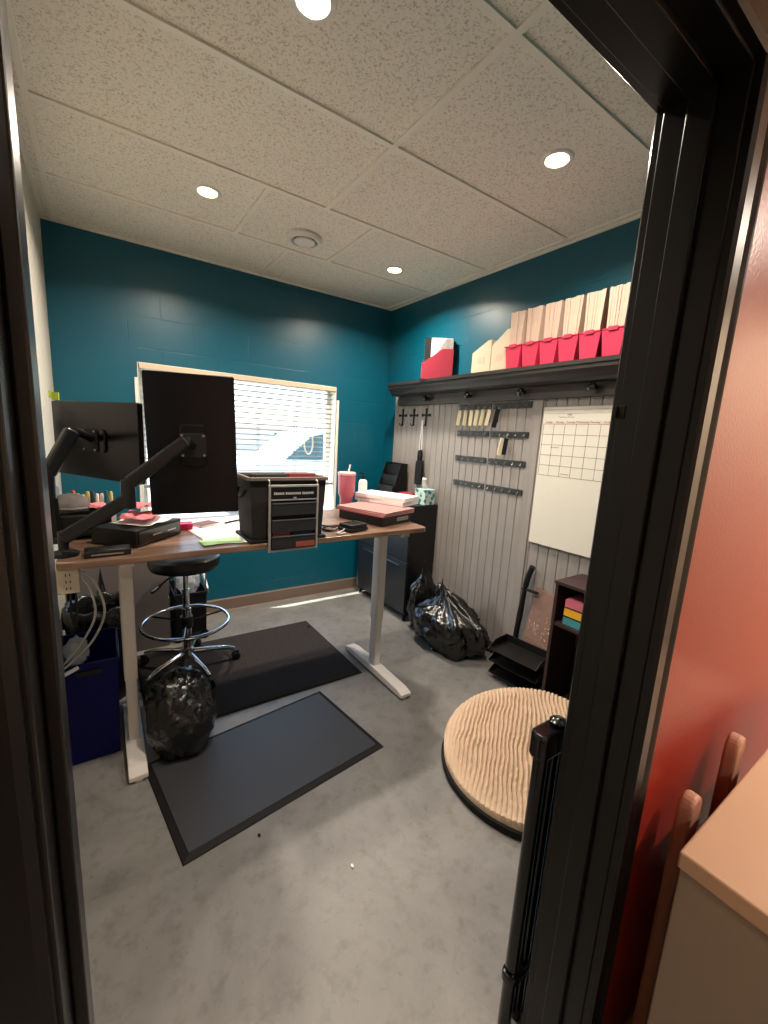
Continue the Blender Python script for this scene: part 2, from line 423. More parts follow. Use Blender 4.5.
# window
M_wframe = mat('white_window_vinyl', (226,224,214), .35)
M_tan = mat('tan_blind_rail', (206,184,158), .5)
w1 = bpy.data.objects.new('window_1', None); COL.objects.link(w1); w1['kind'] = 'structure'; WM['window_1'] = Matrix.Identity(4)
bm = B(); fy = BY+.10
for x0, x1, z0, z1 in ((WX0,WX0+.04,WZ0,WZ1),(WX1-.04,WX1,WZ0,WZ1),(WX0+.04,WX1-.04,WZ0,WZ0+.04),(WX0+.04,WX1-.04,WZ1-.04,WZ1)): box(bm, x0, x1, fy, fy+.05, z0, z1)
obj('window_frame', bm, M_wframe, w1, bevel=.003)
bm = B(); box(bm, WX0+.03, WX1-.03, fy+.020, fy+.026, WZ0+.03, WZ1-.03); obj('pane', bm, M_glass, w1)
bm = B(); box(bm, WX0-.0, WX0+.006, BY+.002, fy, WZ0, WZ1); box(bm, WX1-.006, WX1, BY+.002, fy, WZ0, WZ1); box(bm, WX0, WX1, BY+.002, fy, WZ1-.006, WZ1); box(bm, WX0, WX1, BY+.001, fy, WZ0, WZ0+.006)
obj('window_reveal', bm, M_wframe, w1)
bm = B(); box(bm, WX1+.002, WX1+.024, BY-.012, BY, .72, 1.79); obj('side_trim', bm, M_wframe, w1, bevel=.002)
bm = B(); box(bm, WX0-.02, WX0-.002, BY-.012, BY, .72, 1.80); obj('side_trim', bm, M_wframe, w1, bevel=.002)

# blind
bl = thing('window_blind', 'white horizontal slat blind hanging in the bright window behind the desk', 'blind', (1.01, BY+.02, 1.86))
bm = B(); box(bm, WX0+.010, WX1-.010, BY-.018, BY+.045, 1.862, 1.898); obj('head_rail', bm, M_tan, bl, bevel=.003, world=True)
M_slat = mat('shade_grey_blind_slat', (134,134,130), .45)  # white slats greyed: shade on undersides and edges put into the colour
bm = B(); sl = []
for i in range(9):
    t = -1+2*i/8; sl.append((t*.022, .003*(1-t*t)))
pts = [(p[0],p[1]) for p in sl]+[(p[0],p[1]-.0032) for p in sl[::-1]]
prism(bm, pts, 'x', -.735, .735)
bmesh.ops.transform(bm, matrix=Matrix.Rotation(math.radians(-9),4,'X'), verts=bm.verts)
z = 1.835
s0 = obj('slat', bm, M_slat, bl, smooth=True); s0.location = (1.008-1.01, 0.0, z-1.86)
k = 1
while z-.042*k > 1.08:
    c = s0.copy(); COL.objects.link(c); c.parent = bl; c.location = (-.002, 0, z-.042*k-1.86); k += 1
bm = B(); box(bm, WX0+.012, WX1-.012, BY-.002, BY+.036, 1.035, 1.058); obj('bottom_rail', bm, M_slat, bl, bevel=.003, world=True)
for x in (.42, 1.08, 1.40, 1.60):
    bm = B(); tube(bm, [(x,BY-.006,1.87),(x,BY-.006,1.05)], .0022, 6); tube(bm, [(x,BY+.043,1.87),(x,BY+.043,1.05)], .0022, 6)
    obj('ladder_cord', bm, mat('grey_cord', (120,120,118), .8) if x < 1 else bpy.data.materials['grey_cord'], bl, world=True)
bm = B(); tube(bm, [(1.505+.040*math.cos(a*PI/12), BY-.024, 1.405+.095*math.sin(a*PI/12)) for a in range(24)], .007, 8, closed=True)
tube(bm, [(1.505,BY-.024,1.5),(1.505,BY-.020,1.87)], .002, 6)
obj('cord_loop', bm, M_wframe, bl, smooth=True, world=True)

# outside
M_ground = mat('pale_dry_asphalt', (152,148,142), .9, var=.08, vscale=2)
bm = B(); box(bm, -25, 35, BY+.2, 60, -.25, -.15); struct('ground_outside', bm, M_ground)
M_car = mat('white_car_paint', (226,228,230), .25, coat=.5); M_carglass = mat('tinted_car_glass', (58,96,104), .08)
car = thing('car', 'pale car with tinted windows parked outside beyond the blind', 'car', (4.0, 8.6, -.15), 0)
bm = B()
prof = [(-2.2,.35),(-2.2,.78),(-2.05,.98),(-1.15,1.10),(-.55,1.62),(-.2,1.72),(1.4,1.72),(1.75,1.60),(2.05,1.10),(2.12,.75),(2.12,.35)]
prism(bm, prof, 'y', -.88, .88)
obj('body', bm, M_car, car, bevel=.06, seg=3)
bm = B(); prism(bm, [(-1.05,1.12),(-.52,1.58),(-.22,1.65),(.25,1.65),(.25,1.12)], 'y', -.892, -.87); obj('side_window', bm, M_carglass, car)
bm = B(); prism(bm, [(.33,1.12),(.33,1.65),(1.35,1.65),(1.66,1.55),(1.9,1.12)], 'y', -.892, -.87); obj('side_window', bm, M_carglass, car)
for x in (-1.35, 1.35):
    bm = B(); lathe(bm, [(.0,-.11),(.30,-.11),(.34,-.08),(.34,.08),(.30,.11),(0,.11)], 28, M=Matrix.Translation((x,-.80,.34)) @ Matrix.Rotation(PI/2,4,'X')); w = obj('wheel', bm, M_blackmat, car, smooth=True)
    bm = B(); lathe(bm, [(0,.0),(.19,.0),(.2,.012),(0,.03)], 20, M=Matrix.Translation((x,-.915,.34)) @ Matrix.Rotation(PI/2,4,'X')); obj('hub_cap', bm, M_steel, w)
M_far = mat('pale_render', (196,186,180), .8, var=.05, vscale=1)
far = thing('building', 'low pale building far outside beyond the parked car', 'building', (2, 34, -.15))
bm = B(); box(bm, -16, 20, 0, 8, 0, 1.9); obj('wall', bm, M_far, far)
bm = B(); box(bm, -16.3, 20.3, -.3, 8.3, 1.9, 2.15); obj('roof', bm, M_far, far)
for x in (-8, -2, 4, 10):
    bm = B(); box(bm, x, x+2.4, -.03, .05, .7, 1.5); obj('window', bm, M_carglass, far)

# ------------------------------------------------------------------ ceiling fittings
M_lamp = mat('lamp_glow', (255,230,190), .5, emit=((1.0,.72,.40,1), 22))
spots = [(.52,2.48,'recessed warm downlight lit in the ceiling at left, nearest the window wall'),
         (1.625,1.25,'recessed warm downlight lit in the ceiling above the pink bins'),
         (1.79,2.64,'recessed warm downlight lit in the ceiling right of the round vent'),
         (.55,1.28,'recessed warm downlight lit at the very top of the photo, nearest the doorway')]
def downlight(x, y, label, watts=13):
    if 0 < y < 1.27 and x > 1: watts = 7.5
    if 1.27 < y < 1.3: watts = 8
    t = thing('downlight', label, 'light', (x,y,CZ), 0, 'recessed ceiling downlights')
    bm = B(); lathe(bm, [(.044,-.002),(.048,-.006),(.062,-.005),(.066,0)], 32, cap=False); obj('trim_ring', bm, M_whiteplastic, t, smooth=True)
    bm = B(); lathe(bm, [(0,-.0025),(.0455,-.0025)], 32, cap=False); obj('lamp_lens', bm, M_lamp, t)
    l = bpy.data.lights.new('downlight_lamp','AREA'); l.shape = 'DISK'; l.size = .09; l.energy = watts; l.color = (1,.88,.75); l.spread = math.radians(150)
    lo = bpy.data.objects.new('downlight_lamp', l); COL.objects.link(lo); lo.location = (x,y,CZ-.012); lo.parent = None
    return t
for s in spots: downlight(*s)
v = thing('ceiling_vent', 'round white ceiling vent between the two rear downlights', 'vent', (1.095,2.60,CZ))
bm = B(); lathe(bm, [(.098,0),(.103,-.016),(.092,-.032),(.080,-.033),(.074,-.014),(.070,0)], 40, cap=False); obj('outer_ring', bm, M_whiteplastic, v, smooth=True)
bm = B(); lathe(bm, [(.0,-.044),(.050,-.043),(.062,-.036),(.062,-.028),(0,-.006)], 40); obj('centre_disc', bm, M_whiteplastic, v, smooth=True)
bm = B(); lathe(bm, [(0,-.001),(.07,-.001)], 32, cap=False); obj('throat', bm, mat('vent_throat_grey', (70,66,60), .8), v)
# unseen hall downlights, added to warm the red wall and brighten the cabinet
for x, y, w in ((2.75,-.75,42),(.2,-1.3,7)):
    downlight(x, y, 'unseen warm downlight added in the hall ceiling outside the door' + (' near the red wall' if x > 1 else ' behind the viewer'), w)

# ------------------------------------------------------------------ shelf on the right wall
SY0, SY1 = .46, 3.115
sh = thing('wall_shelf', 'long dark stained ledge shelf with round peg knobs on the grey boards', 'shelf', (PX,1.8,1.78))
bm = B(); prism(bm, [(2.11,1.95),(2.11,1.928),(2.118,1.922),(2.118,1.905),(2.135,1.885),(2.15,1.862),(2.17,1.850),(RX-.001,1.850),(RX-.001,1.95)], 'y', SY0, SY1)
obj('ledge', bm, M_shelf, sh, world=True)
bm = B(); box(bm, PX-.03, PX, SY0, SY1+.03, 1.775, 1.852); obj('peg_rail', bm, M_shelf2, sh, bevel=.003, world=True)
for y in (2.715, 2.245, 1.775, 1.31, .85):
    bm = B(); lathe(bm, [(.012,0),(.011,.020),(.020,.028),(.026,.040),(.021,.052),(.010,.057),(0,.058)], 20, M=Matrix.Translation((PX-.03,y,1.818)) @ Matrix.Rotation(-PI/2,4,'Y'))
    obj('knob', bm, M_blackgloss, sh, smooth=True, world=True)

# pink bins with folders
def bin_shape(w, d, h, wt, t=.003):
    """open tapering bin, front toward -x; w bottom width (y), wt top width"""
    bm = B()
    def ring(s, z, inset): return [bm.verts.new((x, y, z)) for x, y in ((inset,-s/2+inset),(d-inset,-s/2+inset),(d-inset,s/2-inset),(inset,s/2-inset))]
    a = ring(w,0,0); b2 = ring(wt,h,-.006); c = ring(wt+.009,h,-.010); c2 = ring(wt+.009,h+.006,-.010); e = ring(wt,h+.006,.0); f = ring(w,t,t+.004)
    bm.faces.new(a[::-1]); bm.faces.new(f)
    for p, q in ((a,b2),(b2,c),(c,c2),(c2,e),(e,f)):
        for i in range(4): bm.faces.new((p[i],p[(i+1)%4],q[(i+1)%4],q[i]))
    return bm
ordinal = ['first','second','third','fourth','fifth','sixth']
proto = None
fold0 = None
for i in range(6):
    y = 1.795 - i*.1215
    lab = ('pink bin of manila folders on the shelf, %s from the window end' % ordinal[i])
    if proto is None:
        proto = thing('storage_bin', lab, 'bin', (2.125,y,1.95), 0, 'pink bins on the shelf')
        obj('tub', bin_shape(.088,.165,.128,.106), M_pink, proto, bevel=.003)
        bm = B(); prism(bm, rounded(.05,.018,.005,3,0,.13), 'x', -.0135, -.0055); obj('front_lip', bm, M_pink, proto)
    else: dup(proto, (2.125,y,1.95), 0, lab)
    n = 7
    for k in range(n):
        flab = 'upright manila folder standing in the %s pink bin from the window end' % ordinal[i]
        if fold0 is None:
            bm = B(); box(bm, -.07, .07, -.0052, .0052, 0, .325)
            for v_ in bm.verts:
                if v_.co.z > .1: v_.co.y *= 1.38
            fold0 = obj('file_folder', bm, M_folder, bevel=.0015)
            o = fold0
        else:
            o = fold0.copy(); COL.objects.link(o)
        tag(o, flab, 'folder', 'manila folders in the %s pink bin' % ordinal[i])
        o.location = (2.125+.078+random.uniform(-.003,.003), y-.033+k*.011, 1.955); o.rotation_euler = (-.012*(k-3), 0, 0); o.scale = (1,1,1+random.uniform(-.008,.008))
# cream magazine holders
def magfile(L_, H0, H1, W, t=.003, cut=.45):
    """magazine file: low front at x=0, tall back at x=L_; outer shell with hollow"""
    bm = B()
    side = [(0,0),(L_,0),(L_,H1),(L_*cut+.02,H1),(0,H0)]
    prism(bm, side, 'y', -W/2, -W/2+t); prism(bm, side, 'y', W/2-t, W/2)
    box(bm, 0, t, -W/2+t, W/2-t, 0, H0); box(bm, L_-t, L_, -W/2+t, W/2-t, 0, H1); box(bm, t, L_-t, -W/2+t, W/2-t, 0, t)
    return bm
for (y, h0, h1, l, lab) in ((2.155,.135,.20,.165,'cream slanted magazine holder on the shelf, nearer the red file'),(1.985,.16,.245,.14,'cream slanted magazine holder on the shelf, touching the first pink bin')):
    t = thing('magazine_holder', lab, 'magazine holder', (2.205,y,1.95), -PI/2, 'cream magazine holders')
    obj('shell', magfile(l,h0,h1,.13,cut=.7), M_cream, t, bevel=.001)
    bm = B(); box(bm, l*.3, l*.7, -.0662, -.065, .06, .10); obj('label_card', bm, M_folder, t)
    for k in range(3):
        bm = B(); box(bm, .02, l-.012, -.045+k*.035, -.028+k*.035, .0035, h0+.02+.012*k)
        tag(obj('booklet', bm, M_paper), None, None); bk = bpy.data.objects[-1] if False else None
# (booklets are tagged below)
booklets = [o for o in COL.objects if o.name.startswith('booklet')]
for i, o in enumerate(booklets):
    y = 2.155 if i < 3 else 1.985
    o.location = (2.205,y,1.95); o.rotation_euler = (0,0,-PI/2)
    tag(o, 'pale booklet standing inside the cream holder ' + ('nearer the red file' if i < 3 else 'touching the first pink bin'), 'booklet', 'booklets in the cream holder ' + ('by the red file' if i < 3 else 'by the bins'))
# red magazine file with binders
th = math.radians(40)
rf = thing('magazine_holder', 'red slanted magazine file alone at the window end of the shelf', 'magazine holder', (2.118,2.665,1.95), -th)
obj('shell', magfile(.232,.115,.225,.105,cut=.55), M_pinkdark, rf, bevel=.001)
bm = B(); box(bm, -.004, 0, -.0525, .0525, 0, .125); obj('front_panel', bm, M_pink, rf, bevel=.001)
def in_rf(bm): bmesh.ops.transform(bm, matrix=Matrix.Translation((2.118,2.665,1.95)) @ Matrix.Rotation(-th,4,'Z'), verts=bm.verts); return bm
bm = B(); box(bm, .012, .19, .012, .044, .004, .315)
nb = thing('spiral_notebook', 'black spiral notebook standing in the red magazine file', 'notebook', (0,0,0))
obj('cover', in_rf(bm), M_blackmat, nb)
bm = B()
for k in range(18): tube(bm, [(.010+.005*math.cos(a), .028+.018*math.sin(a), .02+k*.0165) for a in [j*PI/5 for j in range(10)]], .0012, 5, closed=True)
obj('spiral_wire', in_rf(bm), M_steel, nb)
bm = B(); box(bm, .06, .22, -.012, .010, .004, .31); tag(obj('document', in_rf(bm), M_paper), 'white printed booklet standing beside the spiral notebook in the red file', 'booklet')
bm = B(); prism(bm, [(.075,.004),(.225,.004),(.225,.30),(.17,.30),(.075,.15)], 'y', -.046, -.016); tag(obj('catalogue', in_rf(bm), mat('grey_print', (150,146,142), .6, var=.3, vscale=40)), 'grey printed catalogue leaning in the red magazine file', 'catalogue')

# ------------------------------------------------------------------ key racks, keys
M_rack = mat('black_rack_metal', (24,23,22), .4)
kr0 = None
rows = [(1.745,'top'),(1.555,'second'),(1.368,'third'),(1.182,'bottom')]
for z, rn in rows:
    for y0, y1, sd in ((2.37,2.07,'window end'),(2.047,1.723,'whiteboard end')):
        lab = 'black five hook key strip on the grey boards, %s row, %s' % (rn, sd)
        yc = (y0+y1)/2
        if kr0 is None:
            kr0 = thing('key_rack', lab, 'key rack', (PX,yc,z), 0, 'black key strips')
            bm = B(); prism(bm, rounded(.312,.040,.006,3), 'x', -.008, 0); obj('strip', bm, M_rack, kr0, bevel=.001)
            for k in range(5):
                yy = -.13+k*.065
                bm = B(); tube(bm, smooth_pts([(-.008,yy,.006),(-.016,yy,.002),(-.022,yy,-.010),(-.030,yy,-.010),(-.033,yy,.000)],3), .0022, 6)
                h = obj('hook', bm, M_steel, kr0, smooth=True)
        else: dup(kr0, (PX,yc,z), 0, lab)
M_tagc = mat('pale_yellow_tag', (226,216,180), .6)
M_iron2 = mat('dark_brass', (52,44,32), .4, .7)
def key_tag(y, z, tilt, m, lab, ln=.112, w=.024, group=None, dark=False):
    t = thing('key_tag', lab, 'keys', (PX-.030,y,z), tilt, group)
    bm = B(); pts = rounded(w, ln, .004, 3, 0, -ln/2-.018); prism(bm, [(p[0]*1.0,p[1]) for p in pts], 'y', -.004, .004)
    bmesh.ops.rotate(bm, cent=(0,0,0), matrix=Matrix.Rotation(.10+.06*math.sin(y*90),3,'Y'), verts=bm.verts)
    obj('tag_plate', bm, m, t, bevel=.001)
    bm = B(); tube(bm, [(0, .012*math.cos(a*PI/8), -.010+.012*math.sin(a*PI/8)) for a in range(16)], .0014, 6, closed=True); obj('key_ring', bm, M_steel, t, smooth=True)
    bm = B()
    vs = lathe(bm, [(.011,-.0012),(.011,.0012)], 16); bmesh.ops.transform(bm, matrix=Matrix.Translation((.002,.010,-.032)) @ Matrix.Rotation(PI/2,4,'X') , verts=vs)
    box(bm, -.006, .008, .009, .011, -.105, -.040)
    obj('key', bm, M_iron2, t)
    return t
n6 = ['first','second','third','fourth','fifth','sixth']
for i in range(6):
    y = 2.338-i*.058
    key_tag(y, 1.738, -.55+.25*math.sin(i*2.1), M_tagc, 'key with long pale yellow tag on the top key strip, %s hook from the window' % n6[i], group='yellow tagged keys')
key_tag(1.975, 1.738, -.6, M_blackmat, 'key with black tag on the top key strip, right of the yellow tags', .125, .03, dark=True)
key_tag(1.905, 1.548, -.4, M_tagc, 'lone pale tagged key hanging from the second key strip row', .12, .034)
key_tag(1.880, 1.548, -.7, M_blackmat, 'black fob and ring of keys beside the lone pale tag on the second row', .11, .028, dark=True)

# crosses and brushes
M_iron = mat('dark_iron', (34,30,28), .5, .6)
for i, (y, lab) in enumerate(((3.09,'dark iron cross hook on grey boards, nearest the corner'),(2.93,'dark iron cross hook, middle of the three'),(2.765,'dark iron cross hook holding the hanging brushes'))):
    t = thing('cross_hook', lab, 'wall hook', (PX,y,1.68), 0, 'iron cross hooks')
    bm = B(); bar(bm, (-.006,0,-.075), (-.006,0,.055), .014, .008, (1,0,0)); bar(bm, (-.0055,-.042,.012), (-.0055,.042,.012), .014, .008, (1,0,0))
    for c in ((0,.058),(-.046,.012),(.046,.012)): lathe(bm, [(.012,-.004),(.012,.004)], 12, M=Matrix.Translation((-.006,c[0],c[1])) @ Matrix.Rotation(PI/2,4,'Y'))
    obj('cross', bm, M_iron, t, bevel=.001)
    bm = B(); tube(bm, smooth_pts([(-.008,0,-.055),(-.020,0,-.075),(-.036,0,-.072),(-.040,0,-.055)],3), .004, 6); obj('hook', bm, M_iron, t, smooth=True)
for i, (dy, zt) in enumerate(((.020,1.40),(-.022,1.405))):
    t = thing('brush', 'black brush hanging on a cord below the third cross, %s' % ('nearer the window' if i == 0 else 'nearer the key strips'), 'brush', (PX-.028-.012*i, 2.775+dy, zt), 0, 'hanging black brushes')
    bm = B(); tube(bm, [(0,-dy*.4,.245),(0,-dy*.2,.12),(0,0,.0)], .0028, 6); obj('cord', bm, M_paper, t)
    bm = B(); lathe(bm, [(.006,0),(.013,-.01),(.015,-.05),(.012,-.085),(.010,-.09)], 14); obj('handle', bm, M_blackgloss, t, smooth=True)
    bm = B(); prism(bm, [(-.016,-.085),(.016,-.085),(.028,-.12),(.030,-.285),(.024,-.29),(-.024,-.29),(-.030,-.285),(-.028,-.12)], 'x', -.012, .012); obj('bristle_head', bm, M_blackmat, t, bevel=.004)

# whiteboard with calendar
wb = thing('whiteboard', 'white planner board with a month grid hung on the grey boards', 'whiteboard', (PX-.010, 1.34, .885))
M_wb = mat('whiteboard_face', (214,210,198), .3)
W0, W1, Z0, Z1 = 1.625, 1.045, .885, 1.725
bm = B(); box(bm, PX-.021, PX-.0005, W1, W0, Z0, Z1); obj('panel', bm, M_wb, wb, bevel=.002, world=True)
M_ink = mat('grid_ink', (92,88,80), .6); M_red_ink = mat('red_ink', (150,52,46), .6)
bm = B(); xg = PX-.0216; g0, g1, ct, cb = 1.615, 1.115, 1.625, 1.318
cw = (g0-g1)/7; rh = (ct-cb)/5
for k in range(8): box(bm, xg, xg+.0005, g0-k*cw-.0011, g0-k*cw+.0011, cb, ct)
for k in range(1,6): box(bm, xg, xg+.0005, g1, g0, ct-k*rh-.0011, ct-k*rh+.0011)
for k in range(2): box(bm, xg, xg+.0005, g1, g0, 1.708-k*.022-.0006, 1.708-k*.022+.0006)
obj('month_grid', bm, M_ink, wb, world=True)
bm = B(); box(bm, xg, xg+.0005, g1, g0, ct-.0011, ct+.0011)
T = Matrix(((0,0,-1,0),(-1,0,0,0),(0,1,0,0),(0,0,0,1)))
for k, d in enumerate(('Sunday','Monday','Tuesday','Wednesday','Thursday','Friday','Saturday')):
    add_text(bm, d, .0165, Matrix.Translation((xg-.0003, g0-(k+.5)*cw, ct+.011)) @ T)
obj('weekday_heading', bm, M_red_ink, wb, world=True)
bm = B()
for yy, zz, ln in ((1.435,1.335,.05),(1.52,1.488,.055),(1.47,1.665,.10),(1.45,1.678,.03)):
    pts = [(xg-.0002, yy+ln/2-ln*j/14, zz+.004*math.sin(j*2.3)) for j in range(15)]; tube(bm, pts, .0009, 4)
obj('handwriting', bm, M_ink, wb, world=True)

# ------------------------------------------------------------------ bookcase and things near it
bc = thing('bookcase', 'small dark brown bookcase with open cubbies against the grey boards', 'bookcase', (2.13,.98,0))
BX0, BX1, BY0, BY1, BH = 2.005, 2.262, .62, 1.24, .785
for nm, a in (('side_panel',(BX0,BX1,BY1-.018,BY1,0,BH-.018)),('side_panel',(BX0,BX1,BY0,BY0+.018,0,BH-.018)),('top',(BX0-.004,BX1,BY0-.004,BY1+.004,BH-.018,BH)),
              ('back_panel',(BX1-.006,BX1,BY0+.018,BY1-.018,.03,BH-.018)),('shelf',(BX0+.006,BX1-.006,BY0+.018,BY1-.018,.535,.553)),('bottom_shelf',(BX0+.006,BX1-.006,BY0+.018,BY1-.018,.03,.048))):
    bm = B(); box(bm, *a); obj(nm, bm, M_darkwood, bc, bevel=.0015, world=True)
for i, (c, nm, z) in enumerate(((( 60,140,150),'teal',.553),((228,168,40),'yellow',.603),((214,110,130),'pink',.653))):
    m = mat(nm+'_paper', c, .7)
    bm = B(); cbox(bm, (2.10,1.10,z+.022), (.15,.15,.040), .0)
    t = thing('note_pad', '%s pad of notepaper in the upper cubby of the brown bookcase' % nm, 'note pad', (2.10,1.10,z), .03*i, 'coloured note pads')
    bm.free(); bm = B(); box(bm, -.075,.075,-.085,.085,.002,.044); obj('sheets', bm, m, t, bevel=.001)
    bm = B(); box(bm, -.077,.077,-.087,.087,0,.002); obj('backing', bm, M_blackmat, t)

# letter tray stack
lt = thing('letter_tray', 'black three tier letter tray on the floor beside the brown bookcase', 'letter tray', (2.16,1.475,0), math.radians(7))
for i, z in enumerate((.03,.115,.20)):
    bm = B(); sx = -.012*i
    x0, x1, y0, y1 = -.125+sx, .052, -.155, .175
    lipx = .035
    # sloping tray: base, three walls, scooped front (toward -x)
    prism(bm, [(x0,z+.004),(x1,z-.002),(x1,z+.002),(x0,z+.008)], 'y', y0, y1)
    prism(bm, [(x0-.01,z+.012),(x1,z),(x1,z+.05),(x0+.06,z+.05)], 'y', y0, y0+.004); prism(bm, [(x0-.01,z+.012),(x1,z),(x1,z+.05),(x0+.06,z+.05)], 'y', y1-.004, y1)
    box(bm, x1-.004, x1, y0+.004, y1-.004, z, z+.05)
    bmesh.ops.recalc_face_normals(bm, faces=bm.faces)
    obj('tray', bm, M_black, lt, bevel=.001)
for y in (-.157,.173):
    for x in (-.03,.046):
        bm = B(); box(bm, x-.006, x+.006, y, y+.004, 0, .25); obj('post', bm, M_black, lt)
# tan board leaning
M_tanb = mat('brown_cork_board', (128,100,88), .7, var=.1, vscale=14)
t = thing('cork_board', 'tan board with pale printed leaves leaning on the wall behind the black trays', 'board', (2.262,1.41,.0))
bm = B(); bar(bm, (2.232,1.455,.262), (2.266,1.43,.60), .195, .012, (-1,0,0)); obj('panel', bm, M_tanb, t, bevel=.001, world=True)
bm = B(); random.seed(3)
for k in range(34):
    y = 1.455+random.uniform(-.085,.075); z = random.choice((.30,.32,.34,.36,.38,.41,.44))+random.uniform(-.01,.02)
    xs = 2.232+(z-.262)*(.034/.338)-.0072
    tube(bm, [(xs,y,z-.011),(xs,y+random.uniform(-.01,.01),z),(xs+.001,y+random.uniform(-.012,.012),z+.011)], [.001,.003,.001], 5)
obj('leaf_print', bm, mat('pale_print', (196,170,152), .7), t, world=True)
bm = B(); bar(bm, (2.236,1.455,.0), (2.236,1.455,.262), .20, .03, (-1,0,0)); obj('lower_panel', bm, M_tanb, t, world=True)
# folded umbrella
u = thing('umbrella', 'furled black umbrella leaning on the grey boards behind the trays', 'umbrella', (2.23,1.615,0))
bm = B(); tube(bm, [(2.236,1.640,.0),(2.236,1.636,.06),(2.236,1.606,.40),(2.236,1.590,.60)], [.003,.014,.019,.013], 12); obj('canopy', bm, M_blackmat, u, smooth=True, world=True)
bm = B(); tube(bm, smooth_pts([(2.236,1.590,.595),(2.239,1.580,.66),(2.241,1.565,.715),(2.242,1.558,.735)],3), .019, 10); obj('handle', bm, M_black, u, smooth=True, world=True)
bm = B(); bar(bm, (2.236,1.610,.575), (2.236,1.495,.580), .022, .014); obj('strap', bm, M_blackmat, u, bevel=.003, world=True)

# pet bed
pb = thing('pet_bed', 'round beige corduroy pet bed with a black rim on the concrete floor', 'pet bed', (1.58,1.0,0))
bm = B(); n = 210; R = .39; sl = .21
def bed_h(x, y):
    r = math.hypot(x,y)/R
    base = .075+sl*(x+R)*.93
    edge = max(0,1-r**7)
    puff = .020*(1-r*r)+.030*noise.noise(Vector((x*5,y*5,3)))
    return base*(.83+.17*edge)+puff*edge, edge
dirv = Vector((.80,.60)); per = Vector((-.60,.80))
grid = {}
for i in range(n*2+1):
    for j in range(n*2+1):
        x = R*(i/n-1); y = R*(j/n-1)
        rr_ = math.hypot(x,y)
        if rr_ > R*1.004: continue
        if rr_ > R: x *= R/rr_; y *= R/rr_
        z, e = bed_h(x,y)
        wob = .014*noise.noise(Vector((x*5,y*5,0)))+.006*noise.noise(Vector((x*14,y*14,5)))
        q = (x*per.x+y*per.y+wob)/.0198
        ridge = abs(math.sin(q*PI))**.75
        lump = .85+.3*noise.noise(Vector((x*60,y*60,1)))
        z += .026*ridge*lump*max(.25,e)
        grid[(i,j)] = bm.verts.new((x,y,z))
for (i,j), v0 in list(grid.items()):
    try: bm.faces.new((v0, grid[(i+1,j)], grid[(i+1,j+1)], grid[(i,j+1)]))
    except KeyError: pass
M_cord = mat('beige_corduroy', (202,176,150), .95, spec=.1, bump=.5, bscale=260)
# skirt down to base
bound = [e for e in bm.edges if e.is_boundary]
ret = bmesh.ops.extrude_edge_only(bm, edges=bound)
for vv in [g for g in ret['geom'] if isinstance(g, bmesh.types.BMVert)]:
    r_ = math.hypot(vv.co.x, vv.co.y); k = (R-.004)/max(r_,.01) if r_ > R*.97 else 1
    vv.co = (vv.co.x*k, vv.co.y*k, .03)
obj('cushion', bm, M_cord, pb, smooth='all')
bm = B(); lathe(bm, [(R-.01,0),(R+.003,.002),(R+.008,.015),(R+.006,.032),(R-.005,.038),(R-.02,.036)], 72); obj('base', bm, M_blackmat, pb, smooth=True)

# glossy black gate folded beside the right jamb
gt = thing('pet_gate', 'glossy black tubular gate folded upright beside the right door jamb', 'gate', (.83,.50,0))
for nm, x, y, r, z1 in (('post',.797,.472,.0165,.81),('post',.838,.468,.0135,.81),('post',.866,.466,.012,.81)):
    bm = B(); tube(bm, [(x,y,.0),(x,y,z1)], r, 20); obj(nm, bm, M_blackgloss, gt, smooth=True, world=True)
bm = B(); vs = prism(bm, rounded(.115,.046,.020,6), 'z', 0, .062); bmesh.ops.transform(bm, matrix=Matrix.Translation((.826,.472,.80)), verts=bm.verts); obj('top_cap', bm, M_blackgloss, gt, bevel=.008, world=True, seg=3)
bm = B(); vs = prism(bm, rounded(.112,.040,.018,6), 'z', 0, .03); bmesh.ops.transform(bm, matrix=Matrix.Translation((.828,.470,.155)), verts=bm.verts); obj('lower_clamp', bm, M_blackgloss, gt, bevel=.006, world=True)
for z in (.40,.62):
    bm = B(); bar(bm, (.797,.472,z), (.866,.466,z), .012, .02); obj('hinge_link', bm, M_blackgloss, gt, bevel=.003, world=True)
bm = B(); lathe(bm, [(.014,0),(.020,.004),(.020,.010),(.012,.016),(0,.017)], 20, M=Matrix.Translation((.846,.470,.860))); obj('knob', bm, M_blackgloss, gt, smooth=True, world=True)

# bin bags on the right
t = thing('bin_bag', 'full black bin bag knotted on top, on the floor beside the black cabinet', 'bin bag', (2.07,2.03,0))
bm = B(); blob(bm, (2.075,2.075,.150), (.20,.29,.235), 2, crease=.55, sub=5, neck=(-.02,.09), fold=13)
zm = min(v.co.z for v in bm.verts); bmesh.ops.translate(bm, vec=(0,0,.001-zm), verts=bm.verts)
for v in bm.verts:
    if v.co.x > 2.255: v.co.x = 2.255+(v.co.x-2.255)*.05
    if v.co.y > 2.340: v.co.y = 2.340+(v.co.y-2.340)*.03
obj('sack', bm, M_bag, t, smooth='all', world=True)
bm = B(); blob(bm, (2.05,2.178,.398), (.035,.03,.055), 8, crease=.9, sub=3, flat=False); obj('knot', bm, M_bag, t, smooth='all', world=True)
t = thing('bin_bag', 'smaller black bin bag slumped between the black cabinet and the knotted bag', 'bin bag', (2.10,2.42,0))
bm = B(); blob(bm, (2.10,2.415,.2), (.125,.095,.30), 5, crease=.5, sub=5, neck=(-.02,.0), fold=9)
zm = min(v.co.z for v in bm.verts); bmesh.ops.translate(bm, vec=(0,0,.001-zm), verts=bm.verts)
